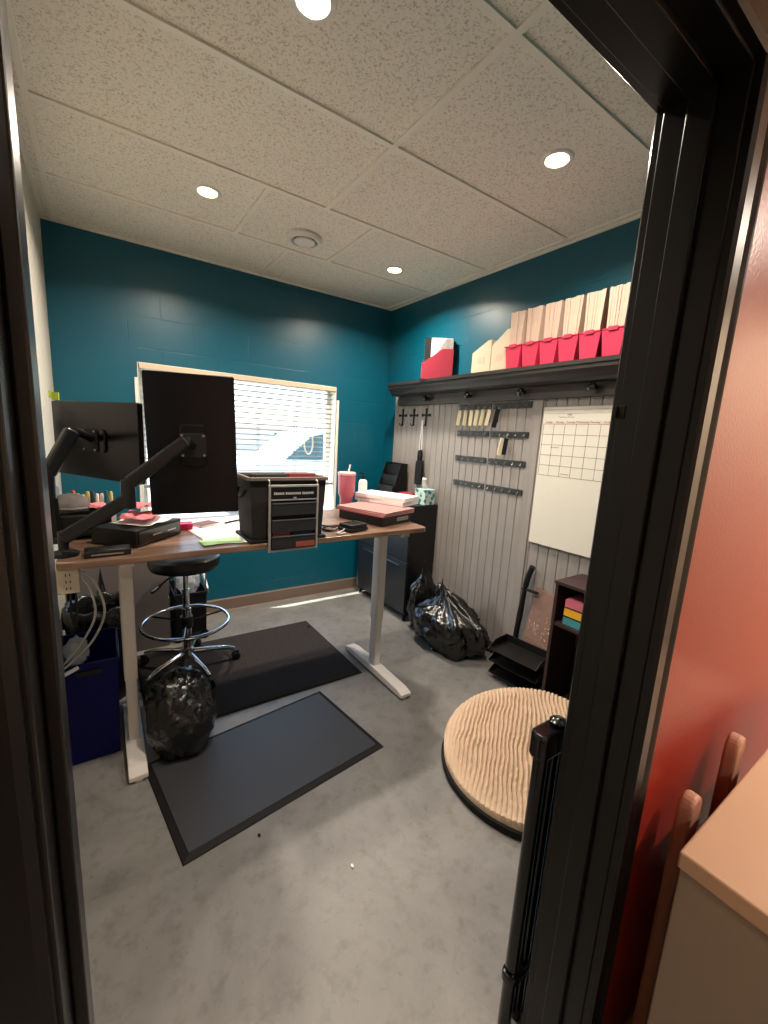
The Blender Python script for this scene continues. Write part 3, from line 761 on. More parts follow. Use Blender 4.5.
for v in bm.verts:
    if v.co.y > 2.52: v.co.y = 2.52
    if v.co.y < 2.352: v.co.y = 2.352+(v.co.y-2.352)*.03
obj('sack', bm, M_bag, t, smooth='all', world=True)

# slim black cabinet
M_cab = mat('black_cabinet_laminate', (15,15,16), .4); M_cabd = mat('charcoal_cabinet_door', (34,37,41), .35)
cb_ = thing('cabinet', 'slim black cabinet with charcoal flip doors in the back corner', 'cabinet', (2.14,2.95,0))
CX0, CX1, CY0, CY1, CH = 1.995, 2.275, 2.535, 3.30, .972
bm = B(); box(bm, CX0+.016, CX1, CY0, CY1, .06, CH-.02); obj('body', bm, M_cab, cb_, bevel=.002, world=True)
bm = B(); box(bm, CX0-.004, CX1, CY0-.004, CY1+.004, CH-.02, CH); obj('top', bm, M_cab, cb_, bevel=.002, world=True)
for y0, y1 in ((CY0+.004,2.915),(2.920,CY1-.004)):
    for z0, z1 in ((.075,.505),(.512,.945)):
        bm = B(); box(bm, CX0, CX0+.016, y0, y1, z0, z1); d = obj('door', bm, M_cabd, cb_, bevel=.002, world=True)
        bm = B(); box(bm, CX0-.010, CX0, (y0+y1)/2-.09, (y0+y1)/2+.09, z1-.045, z1-.037); obj('handle', bm, M_steel, d, world=True)
for x, y in ((CX0+.03,CY0+.03),(CX1-.04,CY0+.03),(CX0+.03,CY1-.03),(CX1-.04,CY1-.03)):
    bm = B(); lathe(bm, [(.014,0),(.02,.06)], 14, c=(x,y,0)); obj('foot', bm, M_blackmat, cb_, smooth=True, world=True)
# tissue box
tb = thing('tissue_box', 'teal and white tissue box with a tissue pulled up, on the black cabinet', 'tissue box', (2.185,2.60,CH), .1)
M_tis = mat('teal_printed_card', (60,140,138), .6)
N, L, b = nodes(M_tis); tc = N.new('ShaderNodeTexCoord'); v_ = N.new('ShaderNodeTexVoronoi'); v_.inputs['Scale'].default_value = 26; L.new(tc.outputs['Object'], v_.inputs['Vector'])
cr = N.new('ShaderNodeValToRGB'); cr.color_ramp.interpolation = 'CONSTANT'; cr.color_ramp.elements[0].color = lin((46,130,130)); cr.color_ramp.elements[1].position = .42; cr.color_ramp.elements[1].color = lin((196,214,206))
L.new(v_.outputs['Distance'], cr.inputs[0]); L.new(cr.outputs[0], b.inputs['Base Color'])
bm = B(); box(bm, -.058,.058,-.058,.058,0,.125); obj('carton', bm, M_tis, tb, bevel=.003)
bm = B()
for a0 in (0, 1.2):
    g = [[bm.verts.new(((-.03+.06*i/6)*math.cos(a0)*(1-.5*j/6)+.008*math.sin(i*1.3+j)-.02*j/6, (-.03+.06*i/6)*math.sin(a0)*(1-.3*j/6)+.010*math.sin(i*1.1+j*.6), .122+.085*j/6+.012*math.sin(i*1.7))) for i in range(7)] for j in range(7)]
    for j in range(6):
        for i in range(6): bm.faces.new((g[j][i],g[j][i+1],g[j+1][i+1],g[j+1][i]))
ti = obj('tissue', bm, M_paper, tb, smooth='all'); sm = ti.modifiers.new('thick','SOLIDIFY'); sm.thickness = .002
# file sorter
fs = thing('file_sorter', 'black tiered file sorter standing on the far end of the black cabinet', 'file sorter', (2.16,3.06,CH))
for i in range(3):
    z = CH+.02+i*.09; x = 2.10+i*.045
    bm = B(); box(bm, x, x+.004, 2.945, 3.175, CH, z+.085); obj('divider', bm, M_black, fs, bevel=.002, world=True)
bm = B(); box(bm, 2.09, 2.25, 2.94, 3.18, CH, CH+.012); obj('base', bm, M_black, fs, bevel=.002, world=True)
for y in (2.94, 3.176):
    bm = B(); prism(bm, [(2.09,CH+.012),(2.25,CH+.012),(2.25,CH+.30),(2.18,CH+.30)], 'y', y, y+.004); obj('side_plate', bm, M_black, fs, world=True)
bm = B(); box(bm, 2.243, 2.25, 2.944, 3.176, CH+.012, CH+.30); obj('back_plate', bm, M_black, fs, world=True)
rb = thing('card_box', 'small dark red box on the black cabinet in front of the file sorter', 'box', (2.16,2.80,CH), .15)
bm = B(); box(bm, -.05,.05,-.06,.06,0,.05); obj('tray', bm, M_pinkdark, rb, bevel=.002)
bm = B(); box(bm, -.053,.053,-.063,.063,.05,.066); obj('lid', bm, M_pinkdark, rb, bevel=.002)

# ------------------------------------------------------------------ desk
DZT = 1.0
dk = thing('standing_desk', 'standing desk with walnut top and white steel T-legs facing the doorway', 'desk', (.72,2.06,0))
bm = B(); prism(bm, [(-.145,1.765),(-.1,1.752),(.0,1.748),(1.50,1.768),(1.525,1.785),(1.53,1.83),(1.53,2.43),(1.51,2.455),(-.125,2.455),(-.145,2.435)], 'z', DZT-.026, DZT); obj('desk_top', bm, M_wood, dk, bevel=.003, world=True)
for x in (.066, 1.40):
    bm = B(); prism(bm, rounded(.052,.080,.008,3,x,2.05), 'z', .36, DZT-.055); lg = obj('leg', bm, M_white, dk, smooth=True, world=True)
    bm = B(); prism(bm, rounded(.044,.070,.007,3,x,2.05), 'z', .05, .365); obj('inner_column', bm, M_white, lg, smooth=True, world=True)
    fy0 = 1.80 if x < 1 else 1.70
    bm = B(); prism(bm, [(fy0,.012),(fy0,.034),(fy0+.05,.048),(2.0,.055),(2.10,.055),(2.30,.048),(2.37,.034),(2.37,.012)], 'x', x-.036, x+.036); ft = obj('foot', bm, M_white, dk, bevel=.004, world=True)
    for y in (fy0+.025,2.345):
        bm = B(); lathe(bm, [(.02,0),(.022,.012)], 16, c=(x,y,0)); obj('glide', bm, M_whiteplastic, ft, world=True)
    bm = B(); bar(bm, (x,1.80,DZT-.04), (x,2.38,DZT-.04), .05, .028); obj('top_bracket', bm, M_white, dk, bevel=.002, world=True)
bm = B(); bar(bm, (.09,2.05,DZT-.045), (1.375,2.05,DZT-.045), .06, .036); obj('crossbeam', bm, M_white, dk, bevel=.002, world=True)

# stool
st = thing('drafting_stool', 'black round drafting stool with chrome foot ring behind the desk', 'stool', (.385,2.60,.0125))
bm = B(); lathe(bm, [(0,.652),(.15,.652),(.185,.662),(.195,.69),(.190,.725),(.165,.742),(0,.748)], 48); obj('seat', bm, mat('black_vinyl', (18,18,24), .35, bump=.1, bscale=90), st, smooth=True)
bm = B(); lathe(bm, [(.026,.10),(.026,.40),(.020,.402),(.020,.52),(.014,.522),(.014,.64),(.06,.642),(.06,.652)], 24); obj('gas_lift', bm, M_chrome, st, smooth=True)
bm = B(); tube(bm, [(.24*math.cos(a*PI/24), .24*math.sin(a*PI/24), .315) for a in range(48)], .0105, 10, closed=True); fr = obj('foot_ring', bm, M_chrome, st, smooth=True)
for a in range(3):
    an = a*2*PI/3+.3; bm = B(); tube(bm, [(.025*math.cos(an),.025*math.sin(an),.315),(.235*math.cos(an),.235*math.sin(an),.315)], .006, 8); obj('spoke', bm, M_blackgloss, fr, smooth=True)
bm = B(); lathe(bm, [(.034,.28),(.036,.285),(.036,.345),(.034,.35)], 20); obj('ring_collar', bm, M_black, st, smooth=True)
bm = B(); lathe(bm, [(.035,.085),(.04,.09),(.04,.14),(.03,.15)], 20); obj('hub', bm, M_chrome, st, smooth=True)
for a in range(5):
    an = math.radians(-3+72*a); ca, sa = math.cos(an), math.sin(an)
    bm = B(); tube(bm, smooth_pts([(.03*ca,.03*sa,.115),(.12*ca,.12*sa,.108),(.22*ca,.22*sa,.095),(.275*ca,.275*sa,.075)],3), [.017]*4+[.015]*3+[.013]*3, 10); lg = obj('leg', bm, M_chrome, st, smooth=True)
    bm = B()
    for s in (-1,1): lathe(bm, [(0,-.009),(.020,-.009),(.025,-.006),(.025,.006),(.020,.009),(0,.009)], 20, M=Matrix.Translation((.285*ca-sa*.013*s,.285*sa+ca*.013*s,.0255)) @ Matrix.Rotation(an,4,'Z') @ Matrix.Rotation(PI/2,4,'X'))
    cbox(bm, (.285*ca,.285*sa,.045), (.035,.016,.032), an)
    obj('caster', bm, M_black, lg, smooth=True)
bm = B(); tube(bm, [(0,0,.63),(-.10,-.08,.625),(-.15,-.12,.60)], [.005,.005,.005], 8); tube(bm, [(-.148,-.118,.602),(-.19,-.152,.582)], .010, 8); obj('height_lever', bm, M_black, st, smooth=True)

# mats
def floor_mat(name, label, pts, m_top, m_rim, rim):
    c = (sum(p[0] for p in pts)/4, sum(p[1] for p in pts)/4)
    t = thing(name, label, 'mat', (c[0],c[1],0))
    P = [(p[0]-c[0],p[1]-c[1]) for p in pts]
    def ins(d): 
        out = []
        for i in range(4):
            v1 = (Vector(P[(i+1)%4])-Vector(P[i])).normalized(); v0 = (Vector(P[i-1])-Vector(P[i])).normalized()
            out.append(Vector(P[i])+(v1+v0)*d)
        return out
    bm = B(); rings = [[bm.verts.new((p[0],p[1],z)) for p in ins(d)] for d, z in ((0,.0005),(.004,.004),(rim,.0095),(rim+.01,.0095))]
    for a, b2 in zip(rings, rings[1:]):
        for i in range(4): bm.faces.new((a[i],a[(i+1)%4],b2[(i+1)%4],b2[i]))
    bm.faces.new(rings[0][::-1]); bm.faces.new(rings[-1]); obj('rim', bm, m_rim, t)
    bm = B(); q = ins(rim); prism(bm, [tuple(v) for v in q], 'z', .0096, .012); obj('top_sheet', bm, m_top, t)
    return t
floor_mat('rubber_mat', 'smooth dark grey anti-fatigue mat with black rim, nearest the doorway', [(.163,1.332),(1.079,1.452),(1.003,2.016),(.087,1.896)], M_darkgreymat, M_blackmat, .028)
floor_mat('carpet_mat', 'black textured carpet mat lying under the stool', [(.13,2.062),(1.322,2.06),(1.312,2.915),(.12,2.925)], M_carpet, M_blackmat, .012)

# bin bag left
t = thing('bin_bag', 'black bin bag slumped against the left desk leg on the smooth mat', 'bin bag', (.255,1.965,0))
bm = B(); blob(bm, (.262,1.955,.2), (.158,.155,.215), 4, crease=.28, sub=5, freq=1.3, top=1.0)
zm = min(v.co.z for v in bm.verts); bmesh.ops.translate(bm, vec=(0,0,.013-zm), verts=bm.verts)
for v in bm.verts:
    if v.co.x < .108: v.co.x = .108+(v.co.x-.108)*.04
obj('sack', bm, M_bag, t, smooth='all', world=True)
# blue bin
bb = thing('recycling_bin', 'dark blue plastic bin under the left end of the desk', 'bin', (-.09,2.2,0))
bm = B(); z0 = .0
def tub(bm, x0,x1,y0,y1,h,tp=.012,t=.005):
    def ring(d,z): return [bm.verts.new(p) for p in ((x0+d,y0+d,z),(x1-d,y0+d,z),(x1-d,y1-d,z),(x0+d,y1-d,z))]
    R_ = [ring(tp,0),ring(0,h-.02),ring(-.006,h-.02),ring(-.006,h),ring(t,h),ring(t+tp,t)]
    bm.faces.new(R_[0][::-1]); bm.faces.new(R_[-1])
    for a, b2 in zip(R_,R_[1:]):
        for i in range(4): bm.faces.new((a[i],a[(i+1)%4],b2[(i+1)%4],b2[i]))
tub(bm, -.190,.022,2.03,2.36,.475)
obj('tub', bm, M_navy, bb, bevel=.004, world=True)
bm = B(); cbox(bm, (-.085,2.027,.43), (.09,.006,.022)); obj('hand_grip', bm, M_black, bb, world=True)
# black can behind
cn = thing('waste_bin', 'round black waste bin with liner behind the blue bin', 'waste bin', (-.045,2.56,0))
bm = B(); lathe(bm, [(0,0),(.115,0),(.145,.52),(.150,.522),(.150,.53),(.141,.53),(.112,.01),(0,.01)], 36, c=(-.045,2.56,0)); obj('drum', bm, M_black, cn, smooth=True, world=True)
bm = B(); pr_ = []
n = 48; rings = []
for r0, z in ((.152,.42),(.156,.48),(.156,.535),(.145,.545),(.136,.53),(.125,.40)):
    rings.append([bm.verts.new((-.045+(r0+.005*math.sin(i*1.9)+.003*math.sin(i*3.7+z*30))*math.cos(2*PI*i/n), 2.56+(r0+.005*math.sin(i*1.9))*math.sin(2*PI*i/n), z+.008*math.sin(i*1.3))) for i in range(n)])
for a, b2 in zip(rings,rings[1:]):
    for i in range(n): bm.faces.new((a[i],a[(i+1)%n],b2[(i+1)%n],b2[i]))
obj('liner', bm, M_bag, cn, smooth='all', world=True)
bm = B(); blob(bm, (-.125,2.065,.52), (.042,.035,.062), 11, crease=.9, sub=4, flat=False); tag(obj('plastic_wrap', bm, M_clear, smooth='all'), 'crumpled clear plastic wrap on the edge of the blue bin', 'plastic wrap')
# bin bag lump behind can
bm = B(); blob(bm, (-.03,2.83,.30), (.085,.08,.34), 14, crease=.5, sub=4, neck=(0,0), fold=8)
zm = min(v.co.z for v in bm.verts); bmesh.ops.translate(bm, vec=(0,0,.001-zm), verts=bm.verts)
tag(obj('bin_bag', bm, M_bag, smooth='all'), 'dark shiny bin bag behind the round black waste bin', 'bin bag')
# power strip and cables
ps = thing('power_strip', 'beige outlet box mounted under the front left edge of the desk', 'power strip', (-.115,1.79,.93))
bm = B(); box(bm, -.148,-.082,1.775,1.815,.880,.972); obj('housing', bm, mat('beige_plastic', (176,164,146), .5), ps, bevel=.004, world=True)
for z in (.90,.925,.95):
    bm = B(); 
    for x in (-.121,-.109): cbox(bm, (x,1.7745,z), (.003,.002,.009))
    obj('socket', bm, M_blackmat, ps, world=True)
def cable(label, pts, r, m, name='power_cable'):
    bm = B(); tube(bm, smooth_pts(pts,6), r, 8); tag(obj(name, bm, m, smooth=True), label, 'cable')
M_cablew = mat('grey_white_cable', (170,168,162), .5)
cable('pale cable looping from the outlet box down past the blue bin, right strand', [(-.085,1.80,.955),(-.040,1.82,.90),(-.015,1.86,.76),(-.06,1.93,.62),(-.13,1.97,.53),(-.17,1.98,.49)], .0045, M_cablew)
cable('pale cable looping from the outlet box down past the blue bin, left strand', [(-.085,1.79,.945),(-.055,1.81,.88),(-.045,1.85,.76),(-.085,1.92,.64),(-.14,1.96,.55),(-.18,1.97,.50)], .004, M_cablew)
cable('dark cable hanging straight down below the outlet box', [(-.112,1.80,.885),(-.115,1.80,.80),(-.108,1.81,.74),(-.098,1.81,.80),(-.098,1.80,.885)], .004, M_black)
pg = thing('plug_adapter', 'white plug adapter beside the top of the blue bin', 'plug', (-.185,1.985,.47))
bm = B(); box(bm, -.212,-.165,1.955,2.0,.445,.50); obj('body', bm, M_whiteplastic, pg, bevel=.005, world=True)
bm = B(); tube(bm, [(-.166,1.975,.47),(-.12,2.0,.478)], .008, 10); obj('plug_neck', bm, M_whiteplastic, pg, smooth=True, world=True)
# grey cabinet behind the desk
gc = thing('filing_cabinet', 'plain grey filing cabinet against the back wall behind the stool', 'cabinet', (.09,3.2,0))
bm = B(); box(bm, -.16,.335,2.99,3.40,0,.70); obj('body', bm, M_greypaint, gc, bevel=.004, world=True)
for z in (.05,.37):
    bm = B(); box(bm, .335,.345,3.01,3.38,z,z+.29); d = obj('drawer_front', bm, M_greypaint, gc, bevel=.003, world=True)
    bm = B(); tube(bm, [(.346,3.14,z+.20),(.362,3.14,z+.20),(.362,3.25,z+.20),(.346,3.25,z+.20)], .005, 8); obj('handle', bm, M_steel, d, world=True)
# black caddy
kd = thing('rolling_caddy', 'low black caddy with a pale top edge beside the grey filing cabinet', 'caddy', (.475,3.12,0))
bm = B(); tub(bm, .372,.575,2.98,3.30,.30,.004); bmesh.ops.translate(bm, vec=(0,0,.06), verts=bm.verts); obj('box', bm, M_black, kd, bevel=.003, world=True)
bm = B(); bar(bm, (.582,2.98,.36), (.582,3.30,.52), .012, .05); obj('side_board', bm, M_white, kd, bevel=.002, world=True)
for x, y in ((.39,3.0),(.56,3.0),(.39,3.28),(.56,3.28)):
    bm = B(); lathe(bm, [(0,-.012),(.03,-.012),(.03,.012),(0,.012)], 16, M=Matrix.Translation((x,y,.03)) @ Matrix.Rotation(PI/2,4,'X')); obj('caster', bm, M_blackmat, kd, smooth=True, world=True)
for y in (2.985,3.295):
    bm = B(); tube(bm, [(.378,y,.36),(.378,y,.50),(.57,y,.50),(.57,y,.36)], .006, 8); obj('rail', bm, M_chrome, kd, smooth=True, world=True)
bm = B(); blob(bm, (.475,3.12,.41), (.075,.11,.10), 21, crease=.9, sub=4, flat=False); tag(obj('plastic_wrap', bm, M_clear, smooth='all'), 'crumpled clear plastic wrap heaped inside the low black caddy', 'plastic wrap')

# ------------------------------------------------------------------ monitors
M_mback = mat('monitor_back_plastic', (7,7,12), .25, spec=.25); M_mscreen = mat('monitor_screen', (8,8,10), .1)
def monitor(label, c, w, h, rz, roll):
    """back faces local -y"""
    t = thing('monitor', label, 'monitor', c, rz)
    Rm = Matrix.Rotation(roll,4,'Y')
    bm = B(); prism(bm, rounded(w,h,.008,3), 'y', -.012, .012); bmesh.ops.transform(bm, matrix=Rm, verts=bm.verts); obj('back_shell', bm, M_mback, t, bevel=.003)
    bm = B(); prism(bm, rounded(w*.30,h*.30,.02,4), 'y', -.022, -.011); bmesh.ops.transform(bm, matrix=Rm, verts=bm.verts); obj('rear_bulge', bm, M_mback, t, bevel=.008)
    bm = B(); prism(bm, rounded(w-.012,h-.012,.004,2), 'y', .0121, .0135); bmesh.ops.transform(bm, matrix=Rm, verts=bm.verts); obj('screen', bm, M_mscreen, t)
    bm = B(); prism(bm, rounded(.10,.10,.01,3), 'y', -.030, -.021); bmesh.ops.transform(bm, matrix=Rm, verts=bm.verts); vp = obj('mount_plate', bm, M_blackmat, t, bevel=.002)
    for sx in (-1,1):
        for sz in (-1,1):
            bm = B(); lathe(bm, [(.005,0),(.005,.003),(0,.004)], 12, M=Rm @ Matrix.Translation((sx*.04,-.030,sz*.04)) @ Matrix.Rotation(PI/2,4,'X')); obj('screw', bm, M_steel, vp)
    return t
monitor('black monitor turned upright in portrait, its back to the door, in front of the window', (.326,1.90,1.413), .338, .572, math.radians(-10), math.radians(-1.5))
monitor('black wide monitor angled away beside the left wall, its back to the door', (-.008,2.27,1.405), .62, .335, math.radians(-60), 0)
M_arm = mat('black_arm_paint', (13,13,15), .35, spec=.4)
def arm(label, base, pole_top, p1, p2, p3, head):
    t = thing('monitor_stand', label, 'monitor arm', (base[0],base[1],DZT))
    bm = B(); lathe(bm, [(.045,0),(.045,.012),(.022,.018),(.018,.022)], 24, c=(base[0],base[1],DZT)); obj('desk_clamp', bm, M_arm, t, smooth=True, world=True)
    bm = B(); tube(bm, [(base[0],base[1],DZT+.015),(base[0],base[1],pole_top)], .0165, 16); obj('pole', bm, M_arm, t, smooth=True, world=True)
    bm = B(); bar(bm, p1, p2, .042, .048); obj('lower_arm', bm, M_arm, t, bevel=.008, world=True, seg=3)
    z0 = p2[2]
    bm = B(); tube(bm, [(p2[0],p2[1],z0-.035),(p2[0],p2[1],z0+.07)], .024, 16); obj('elbow', bm, M_arm, t, smooth=True, world=True)
    p2b = (p2[0],p2[1],z0+.055)
    bm = B(); bar(bm, p2b, p3, .040, .050); obj('upper_arm', bm, M_arm, t, bevel=.010, world=True, seg=3)
    bm = B(); tube(bm, [p3, head], .016, 12); obj('tilt_head', bm, M_arm, t, smooth=True, world=True)
    return t
arm('black monitor arm reaching up from the desk to the portrait monitor', (-.125,1.86,0), 1.09, (-.125,1.86,1.065), (.083,1.815,1.21), (.285,1.80,1.435), (.318,1.862,1.415))
arm('black monitor arm bent beside the left wall behind the wide monitor', (-.160,2.09,0), 1.22, (-.160,2.09,1.20), (-.168,2.02,1.225), (-.082,2.06,1.450), (-.022,2.26,1.41))

# ------------------------------------------------------------------ desk items, left
ax = thing('disc_drive_box', 'black electronics box at the left front of the desk under pink papers', 'electronics box', (.125,2.035,DZT), math.radians(47))
bm = B(); box(bm, -.14,.14,-.10,.10,.004,.072); obj('case', bm, M_black, ax, bevel=.003)
bm = B(); box(bm, -.128,.128,-.1035,-.1,.012,.064); fp = obj('front_panel', bm, M_blackgloss, ax, bevel=.001)
for x in (-.02,.07):
    bm = B(); box(bm, x-.028,x+.028,-.1048,-.1035,.034,.039); obj('slot', bm, M_steel, fp)
for x in (-.11,.11):
    for y in (-.08,.08):
        bm = B(); lathe(bm, [(.009,0),(.009,.004)], 10, c=(x,y,0)); obj('foot', bm, M_blackmat, ax)
def sheet(label, c, w, d, rz, m, wav=.0, name='paper_sheet', h=.0012, cat='paper'):
    bm = B(); nx, ny = 12, 10
    g = [[bm.verts.new((-w/2+w*i/nx, -d/2+d*j/ny, h+wav*(1+noise.noise(Vector((i*.35,j*.4,c[0]*9)))) )) for i in range(nx+1)] for j in range(ny+1)]
    for j in range(ny):
        for i in range(nx): bm.faces.new((g[j][i],g[j][i+1],g[j+1][i+1],g[j+1][i]))
    o = obj(name, bm, m, smooth='all'); s = o.modifiers.new('thick','SOLIDIFY'); s.thickness = .0008; s.offset = 1
    o.location = c; o.rotation_euler = (0,0,rz); tag(o, label, cat); return o
M_pinkp = mat('pink_paper', (206,112,118), .7); M_greenp = mat('green_paper', (158,196,140), .7); M_hot = mat('hot_pink_paper', (232,44,104), .6)
sheet('crumpled white sheet on the black electronics box', (.155,2.05,DZT+.073), .22, .17, .9, M_paper, .006)
sheet('crumpled pink sheet lying over the white sheet on the electronics box', (.135,2.04,DZT+.088), .17, .13, 1.2, M_pinkp, .016)
sheet('smaller pink sheet bent up on the papers near the monitor arm', (.165,2.10,DZT+.122), .12, .09, .5, M_pinkp, .014)
kb = thing('docking_station', 'flat black device on the front left desk edge', 'device', (.005,1.835,DZT), .03)
bm = B(); box(bm, -.070,.075,-.05,.018,0,.026); obj('case', bm, M_black, kb, bevel=.004)
bm = B(); box(bm, -.05,.05,-.052,-.05,.008,.014); obj('port_strip', bm, M_steel, kb)
pr2 = thing('printer', 'black printer in the dark left corner of the desk', 'printer', (-.075,2.31,DZT))
bm = B(); box(bm, -.195,.03,2.125,2.36,DZT,DZT+.10); obj('body', bm, M_black, pr2, bevel=.008, world=True)
bm = B(); box(bm, -.180,.015,2.135,2.35,DZT+.1,DZT+.113); obj('lid', bm, M_blackgloss, pr2, bevel=.004, world=True)
bm = B(); box(bm, -.115,.0,2.085,2.125,DZT+.02,DZT+.03); obj('paper_tray', bm, M_black, pr2, bevel=.002, world=True)
M_greycloth = mat('grey_cloth', (124,118,116), .9, var=.2, vscale=30)
cp = thing('cap', 'grey cloth cap lying on the black printer', 'cap', (-.115,2.26,DZT+.113), .2)
bm = B(); lathe(bm, [(.068,0),(.070,.012),(.060,.038),(.035,.055),(0,.060)], 28); obj('crown', bm, M_greycloth, cp, smooth=True)
bm = B(); prism(bm, [(-.06,-.045),(.06,-.045),(.052,-.085),(.02,-.105),(-.02,-.105),(-.052,-.085)], 'z', .002, .006); obj('brim', bm, M_greycloth, cp)
sheet('pink sheet on the printer beside the grey cap', (-.02,2.24,DZT+.114), .07, .14, .1, M_pinkp, .004)
mh = thing('marker_holder', 'white tray full of coloured markers on the back left of the desk', 'holder', (-.045,2.43,DZT))
bm = B(); tub(bm, -.10,.10,-.028,.012,.085,.002,.002); o = obj('tray', bm, M_whiteplastic, mh)
cols = [((60,120,70),'green'),((226,98,34),'orange'),((234,110,40),'light orange'),((206,180,110),'tan'),((196,170,90),'mustard'),((40,40,44),'black'),((228,214,200),'cream'),((220,190,180),'pale pink'),((32,92,98),'teal'),((196,178,96),'pale yellow')]
for i, (c, nm) in enumerate(cols):
    m = mat(nm.replace(' ','_')+'_marker', c, .5); x = -.045-.085+i*.0185
    t = thing('marker', '%s marker standing in the white tray at the left back of the desk' % nm, 'marker', (x,2.423+.006*math.sin(i*2),DZT+.004), 0, 'markers in the white tray')
    bm = B(); lathe(bm, [(.0075,0),(.0075,.10)], 12); obj('barrel', bm, m, t, smooth=True)
    bm = B(); lathe(bm, [(.008,.1),(.008,.138+.01*math.sin(i*1.7)),(.0055,.148+.01*math.sin(i*1.7))], 12); obj('marker_cap', bm, m, t, smooth=True)
# green note at the wall
bm = B(); cbox(bm, (-.152,2.475,1.592), (.03,.006,.034), -.5); cbox(bm, (-.168,2.50,1.60), (.02,.006,.03), .4)
tag(obj('sticky_note', bm, mat('lime_note', (150,170,40), .7)), 'lime green note stuck up behind the top left corner of the wide monitor', 'note')

# desk items, centre
ck = thing('sticky_note_block', 'hot pink block of sticky notes on the desk under the portrait monitor', 'sticky notes', (.315,2.16,DZT), -.1)
bm = B(); box(bm, -.042,.042,-.030,.030,0,.030); obj('sheets', bm, M_hot, ck, bevel=.001)
bm = B(); box(bm, -.042,.042,-.030,.030,.0302,.0312); obj('top_sheet', bm, M_hot, ck)
sheet('large white sheet spread over the middle of the desk', (.500,2.15,DZT), .34, .46, .12, M_paper, .0005)
sheet('white sheet at the front desk edge overlapping the green slip', (.455,1.885,DZT+.002), .20, .16, -.1, M_paper, .0005)
sheet('pale green slip of paper at the front desk edge', (.420,1.850,DZT+.004), .17, .09, .12, M_greenp, .0006)
nbk = thing('notebook', 'thin brown notebook lying on the white sheet', 'notebook', (.425,2.205,DZT+.0035), .5)
bm = B(); box(bm, -.055,.055,-.04,.04,0,.010); obj('pages', bm, M_paper, nbk)
bm = B(); box(bm, -.057,.057,-.042,.042,.010,.012); obj('cover', bm, mat('brown_leather', (104,52,36), .5), nbk)
pn = thing('pen', 'black pen lying on the white sheet beside the tote', 'pen', (.575,2.235,DZT+.0085), .55)
bm = B(); tube(bm, [(-.065,0,0),(.05,0,0)], .005, 10); obj('barrel', bm, M_black, pn, smooth=True)
bm = B(); tube(bm, [(.05,0,0),(.066,0,0)], [.005,.0012], 10); obj('tip', bm, M_steel, pn, smooth=True)

# tote with hanging files
M_tote = mat('dark_woven_fabric', (26,22,22), .85, bump=.4, bscale=200)
tt = thing('file_tote', 'dark fabric file tote standing at the front edge of the desk', 'tote', (.70,1.88,DZT))
bm = B()
def ring(x0,x1,y0,y1,z): return [bm.verts.new(p) for p in ((x0,y0,z),(x1,y0,z),(x1,y1,z),(x0,y1,z))]
R_ = [ring(.536,.868,1.782,1.985,DZT+.014),ring(.522,.880,1.772,1.995,DZT+.28),ring(.530,.872,1.780,1.987,DZT+.28),ring(.546,.858,1.792,1.975,DZT+.02)]
bm.faces.new(R_[0][::-1]); bm.faces.new(R_[-1])
for a, b2 in zip(R_,R_[1:]):
    for i in range(4): bm.faces.new((a[i],a[(i+1)%4],b2[(i+1)%4],b2[i]))
obj('body', bm, M_tote, tt, bevel=.003, world=True)
bm = B()
rim_pts = [(.520,1.770),(.882,1.770),(.882,1.997),(.520,1.997)]
for i in range(4):
    a, b2 = rim_pts[i], rim_pts[(i+1)%4]; bar(bm, (a[0],a[1],DZT+.284), (b2[0],b2[1],DZT+.284), .016, .016)
obj('rim', bm, mat('taupe_binding', (104,92,84), .7), tt, bevel=.003, world=True)
bm = B(); box(bm, .520,.884,1.764,2.003,DZT,DZT+.014); obj('base_plate', bm, M_blackmat, tt, bevel=.004, world=True)
for x, s in ((.52,-1),(.882,1)):
    bm = B(); tube(bm, smooth_pts([(x,1.83,DZT+.23),(x+s*.012,1.85,DZT+.20),(x+s*.012,1.92,DZT+.20),(x,1.94,DZT+.23)],3), .006, 8); obj('side_handle', bm, M_blackmat, tt, smooth=True, world=True)
def filebar(x0, x1, y, ztop, m, lab, k):
    bm = B(); box(bm, x0, x1, y-.010, y+.010, DZT+.03, ztop); tag(obj('hanging_file', bm, m, bevel=.003), lab, 'file', 'files in the tote')
M_dkgreen = mat('dark_green_card', (44,48,44), .7); M_redcard = mat('dull_red_card', (150,56,60), .7)
filebar(.56,.705,1.82,DZT+.302,M_dkgreen,'dark green file sticking up at the left of the fabric tote',0)
filebar(.555,.705,1.86,DZT+.298,M_dkgreen,'second dark file behind the green one in the tote',1)
filebar(.71,.845,1.825,DZT+.305,M_redcard,'dull red file sticking up at the right of the fabric tote',2)
filebar(.715,.85,1.87,DZT+.300,M_redcard,'second dull red file behind the first in the tote',3)
# pocket organiser
po = thing('pocket_organizer', 'silver framed black pocket organizer hanging in front of the fabric tote over the desk edge', 'organizer', (.708,1.742,.965))
PXa, PXb, PZa, PZb = .592, .826, .962, 1.262
M_frame = mat('silver_frame', (178,172,166), .35, .4)
bm = B()
for a in ((PXa,PXa+.010,PZa,PZb),(PXb-.010,PXb,PZa,PZb),(PXa+.01,PXb-.01,PZa,PZa+.010),(PXa+.01,PXb-.01,PZb-.010,PZb)): box(bm, a[0],a[1],1.734,1.746,a[2],a[3])
obj('frame', bm, M_frame, po, bevel=.002, world=True)
bm = B(); box(bm, PXa+.008,PXb-.008,1.740,1.745,PZa+.008,PZb-.008); obj('backing', bm, M_blackmat, po, world=True)
bm = B(); box(bm, PXa+.010,PXb-.010,1.7335,1.739,1.205,PZb-.011); ts = obj('title_strip', bm, M_black, po, world=True)
bm = B(); random.seed(11); x = PXa+.022
